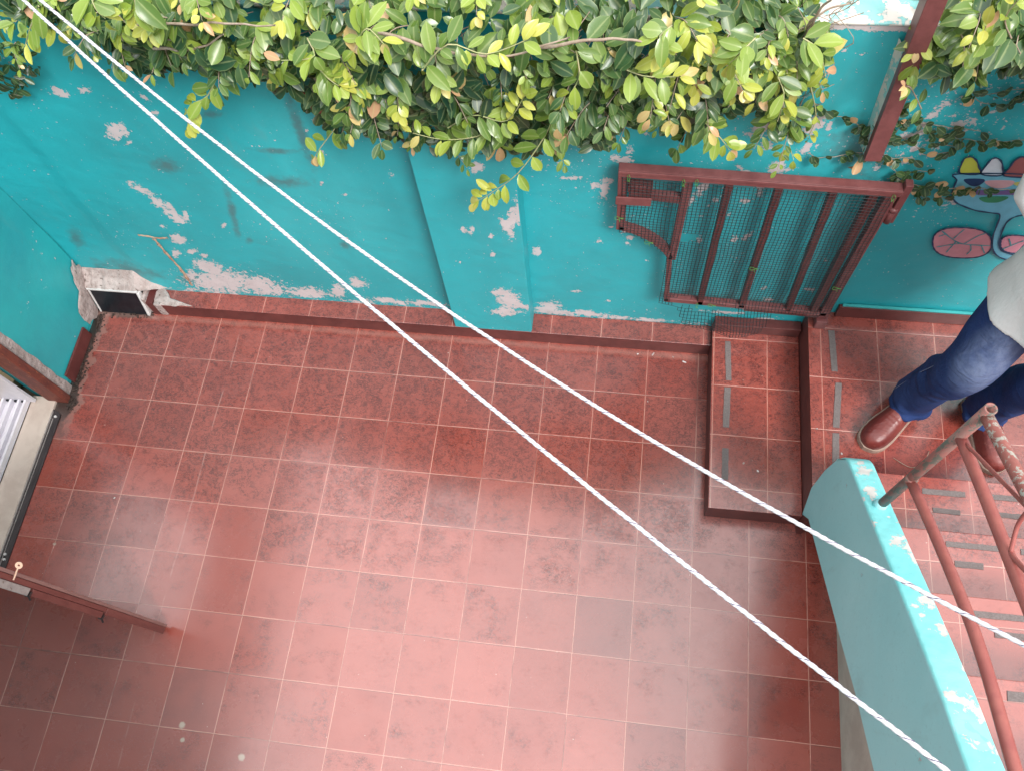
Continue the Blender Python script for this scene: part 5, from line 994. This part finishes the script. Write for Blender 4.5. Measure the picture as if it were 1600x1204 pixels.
for (h, k, a, s_2) in ((hR, kR, aR, -1), (hL, kL, aL, 1)):
    for (rr_, off) in ((.0985, 0), ):
        P_ = [h + LT * s_2 * .086 + Vector((0, 0, -.02)), h.lerp(k, .5) + LT * s_2 * .0805 + FW * .012, k + LT * s_2 * .0715 + FW * .014, k.lerp(a, .5) + LT * s_2 * .0675, a + LT * s_2 * .070]
        b.tube(smooth_path(P_, 40), .0016, 5)
b.build('side_seam', M['seam'], jn)
# shirt
b = MB()
def shrings():
    o_ = []
    for i in range(34):
        t = i / 33; z_ = lerp(-.135, .505, t)
        a_ = interp([(-.14, .200), (0, .195), (.10, .180), (.25, .172), (.36, .182), (.44, .178), (.475, .135), (.505, .072)], z_)
        b_ = interp([(-.14, .178), (0, .178), (.12, .158), (.25, .135), (.36, .125), (.44, .110), (.475, .092), (.505, .066)], z_)
        c = hipc + Vector((.006 * t, .012 * t, z_)) + FW * interp([(-.14, .035), (0, .030), (.1, .018), (.3, .004), (.5, 0)], z_) + LT * interp([(-.14, .018), (0, .022), (.12, .028), (.5, .0)], z_)
        o_.append(ring(c, Vector((0, 0, 1)), a_, b_, LT, 72, .15 * (1 - t) + .04, z_ * 5.5))
    return o_
b.loft(shrings())
b.loft([ring(p, d, r_, r_, FW, 28, .10, i * .35) for i, (p, d, r_) in enumerate([(sR + LT * .06, -LT, .070), (sR, -LT + Vector((0, 0, -.8)), .072), (sR.lerp(eR, .3), eR - sR, .063), (sR.lerp(eR, .6), eR - sR, .060), (sR.lerp(eR, .9), eR - sR, .058), (eR + (wR - eR) * .06, (eR - sR).normalized() + (wR - eR).normalized(), .056), (eR.lerp(wR, .3), wR - eR, .050), (eR.lerp(wR, .6), wR - eR, .044), (eR.lerp(wR, .93), wR - eR, .036)])])
b.loft([ring(p, d, r_, r_, FW, 28, .10, 9 + i * .35) for i, (p, d, r_) in enumerate([(sL - LT * .06, LT, .070), (sL, LT + Vector((0, 0, -.8)), .072), (sL.lerp(eL, .3), eL - sL, .063), (sL.lerp(eL, .6), eL - sL, .060), (sL.lerp(eL, .9), eL - sL, .058), (eL + (wL - eL) * .06, (eL - sL).normalized() + (wL - eL).normalized(), .056), (eL.lerp(wL, .3), wL - eL, .050), (eL.lerp(wL, .6), wL - eL, .044), (eL.lerp(wL, .93), wL - eL, .036)])])
sh = b.build('shirt', M['shirt'], pr_)
m_ = sh.modifiers.new('remesh', 'REMESH'); m_.mode = 'VOXEL'; m_.voxel_size = .007; m_.use_smooth_shade = True
m_ = sh.modifiers.new('smooth', 'SMOOTH'); m_.iterations = 6; m_.factor = .6
# boots
def boot(toe, heel):
    f = (toe - heel); f.z = 0; L_ = f.length; f.normalize(); s = Vector((-f.y, f.x, 0)); hl = Vector((heel.x, heel.y, LZ))
    prof = [(0, .020, .060), (.012, .031, .085), (.04, .036, .098), (.08, .037, .100), (.12, .040, .084), (.16, .045, .070), (.20, .049, .060), (.24, .047, .052), (.265, .038, .044), (.279, .023, .032), (.284, .010, .022)]
    k_ = L_ / .284; b = MB(); rings = []
    P_ = [(interp([(p[0], p[1]) for p in prof], u), interp([(p[0], p[2]) for p in prof], u), u) for u in [i / 40 * .284 for i in range(41)]]
    for (w_, h_, u) in P_:
        r_ = []
        for q in range(24):
            a = 2 * math.pi * q / 24; x_ = math.copysign(abs(math.cos(a)) ** .8, math.cos(a)) * w_; z_ = math.sin(a); z_ = (z_ ** .9 if z_ > 0 else -.25 * abs(z_)) * h_
            cr_2 = .0022 * math.sin(u * 420) * math.exp(-((u - .155) / .028) ** 2) if z_ > h_ * .4 else 0
            r_.append(hl + f * (u * k_) + s * x_ + Vector((0, 0, .026 + max(-.004, z_) + cr_2)))
        rings.append(r_)
    b.loft(rings)
    b.loft([ring(hl + f * (.055 * k_ - .03 * j * .3) + Vector((0, 0, .07 + .03 * j)), Vector((0, 0, 1)), .040 + .002 * j, .048 + .0005 * j, s, 24) for j in range(4)])
    o = b.build('boot', M['leather'], pr_); m_ = o.modifiers.new('remesh', 'REMESH'); m_.mode = 'VOXEL'; m_.voxel_size = .003; m_.use_smooth_shade = True
    m_ = o.modifiers.new('smooth', 'SMOOTH'); m_.iterations = 4; m_.factor = .6
    b = MB(); ol = []
    for (w_, h_, u) in P_: ol.append((u, w_ + .0055))
    pts = [(-.004, 0)] + [(u, w_) for u, w_ in ol[1:]] + [(.2895, 0)] + [(u, -w_) for u, w_ in reversed(ol[1:])]
    rr2 = [[hl + f * (u * k_) + s * (w_ * q) + Vector((0, 0, z_)) for u, w_ in pts] for z_, q in ((.0, .97), (.004, 1.0), (.021, 1.0), (.025, .97))]
    b.loft(rr2); b.build('welt_sole', M['sole'], o, smooth=False)
    b = MB()
    for j in range(3):
        c = hl + f * (.118 - .018 * j) * k_ + Vector((0, 0, .110 + .009 * j)); b.tube([c - s * .022, c + Vector((0, 0, .004)), c + s * .022], .0022, 6)
    b.build('lace', M['buckle'], o, smooth=True)
boot(Vector((2.136, -.048, 0)), Vector((2.330, .158, 0)))
boot(Vector((2.562, -.102, 0)), Vector((2.508, .172, 0)))
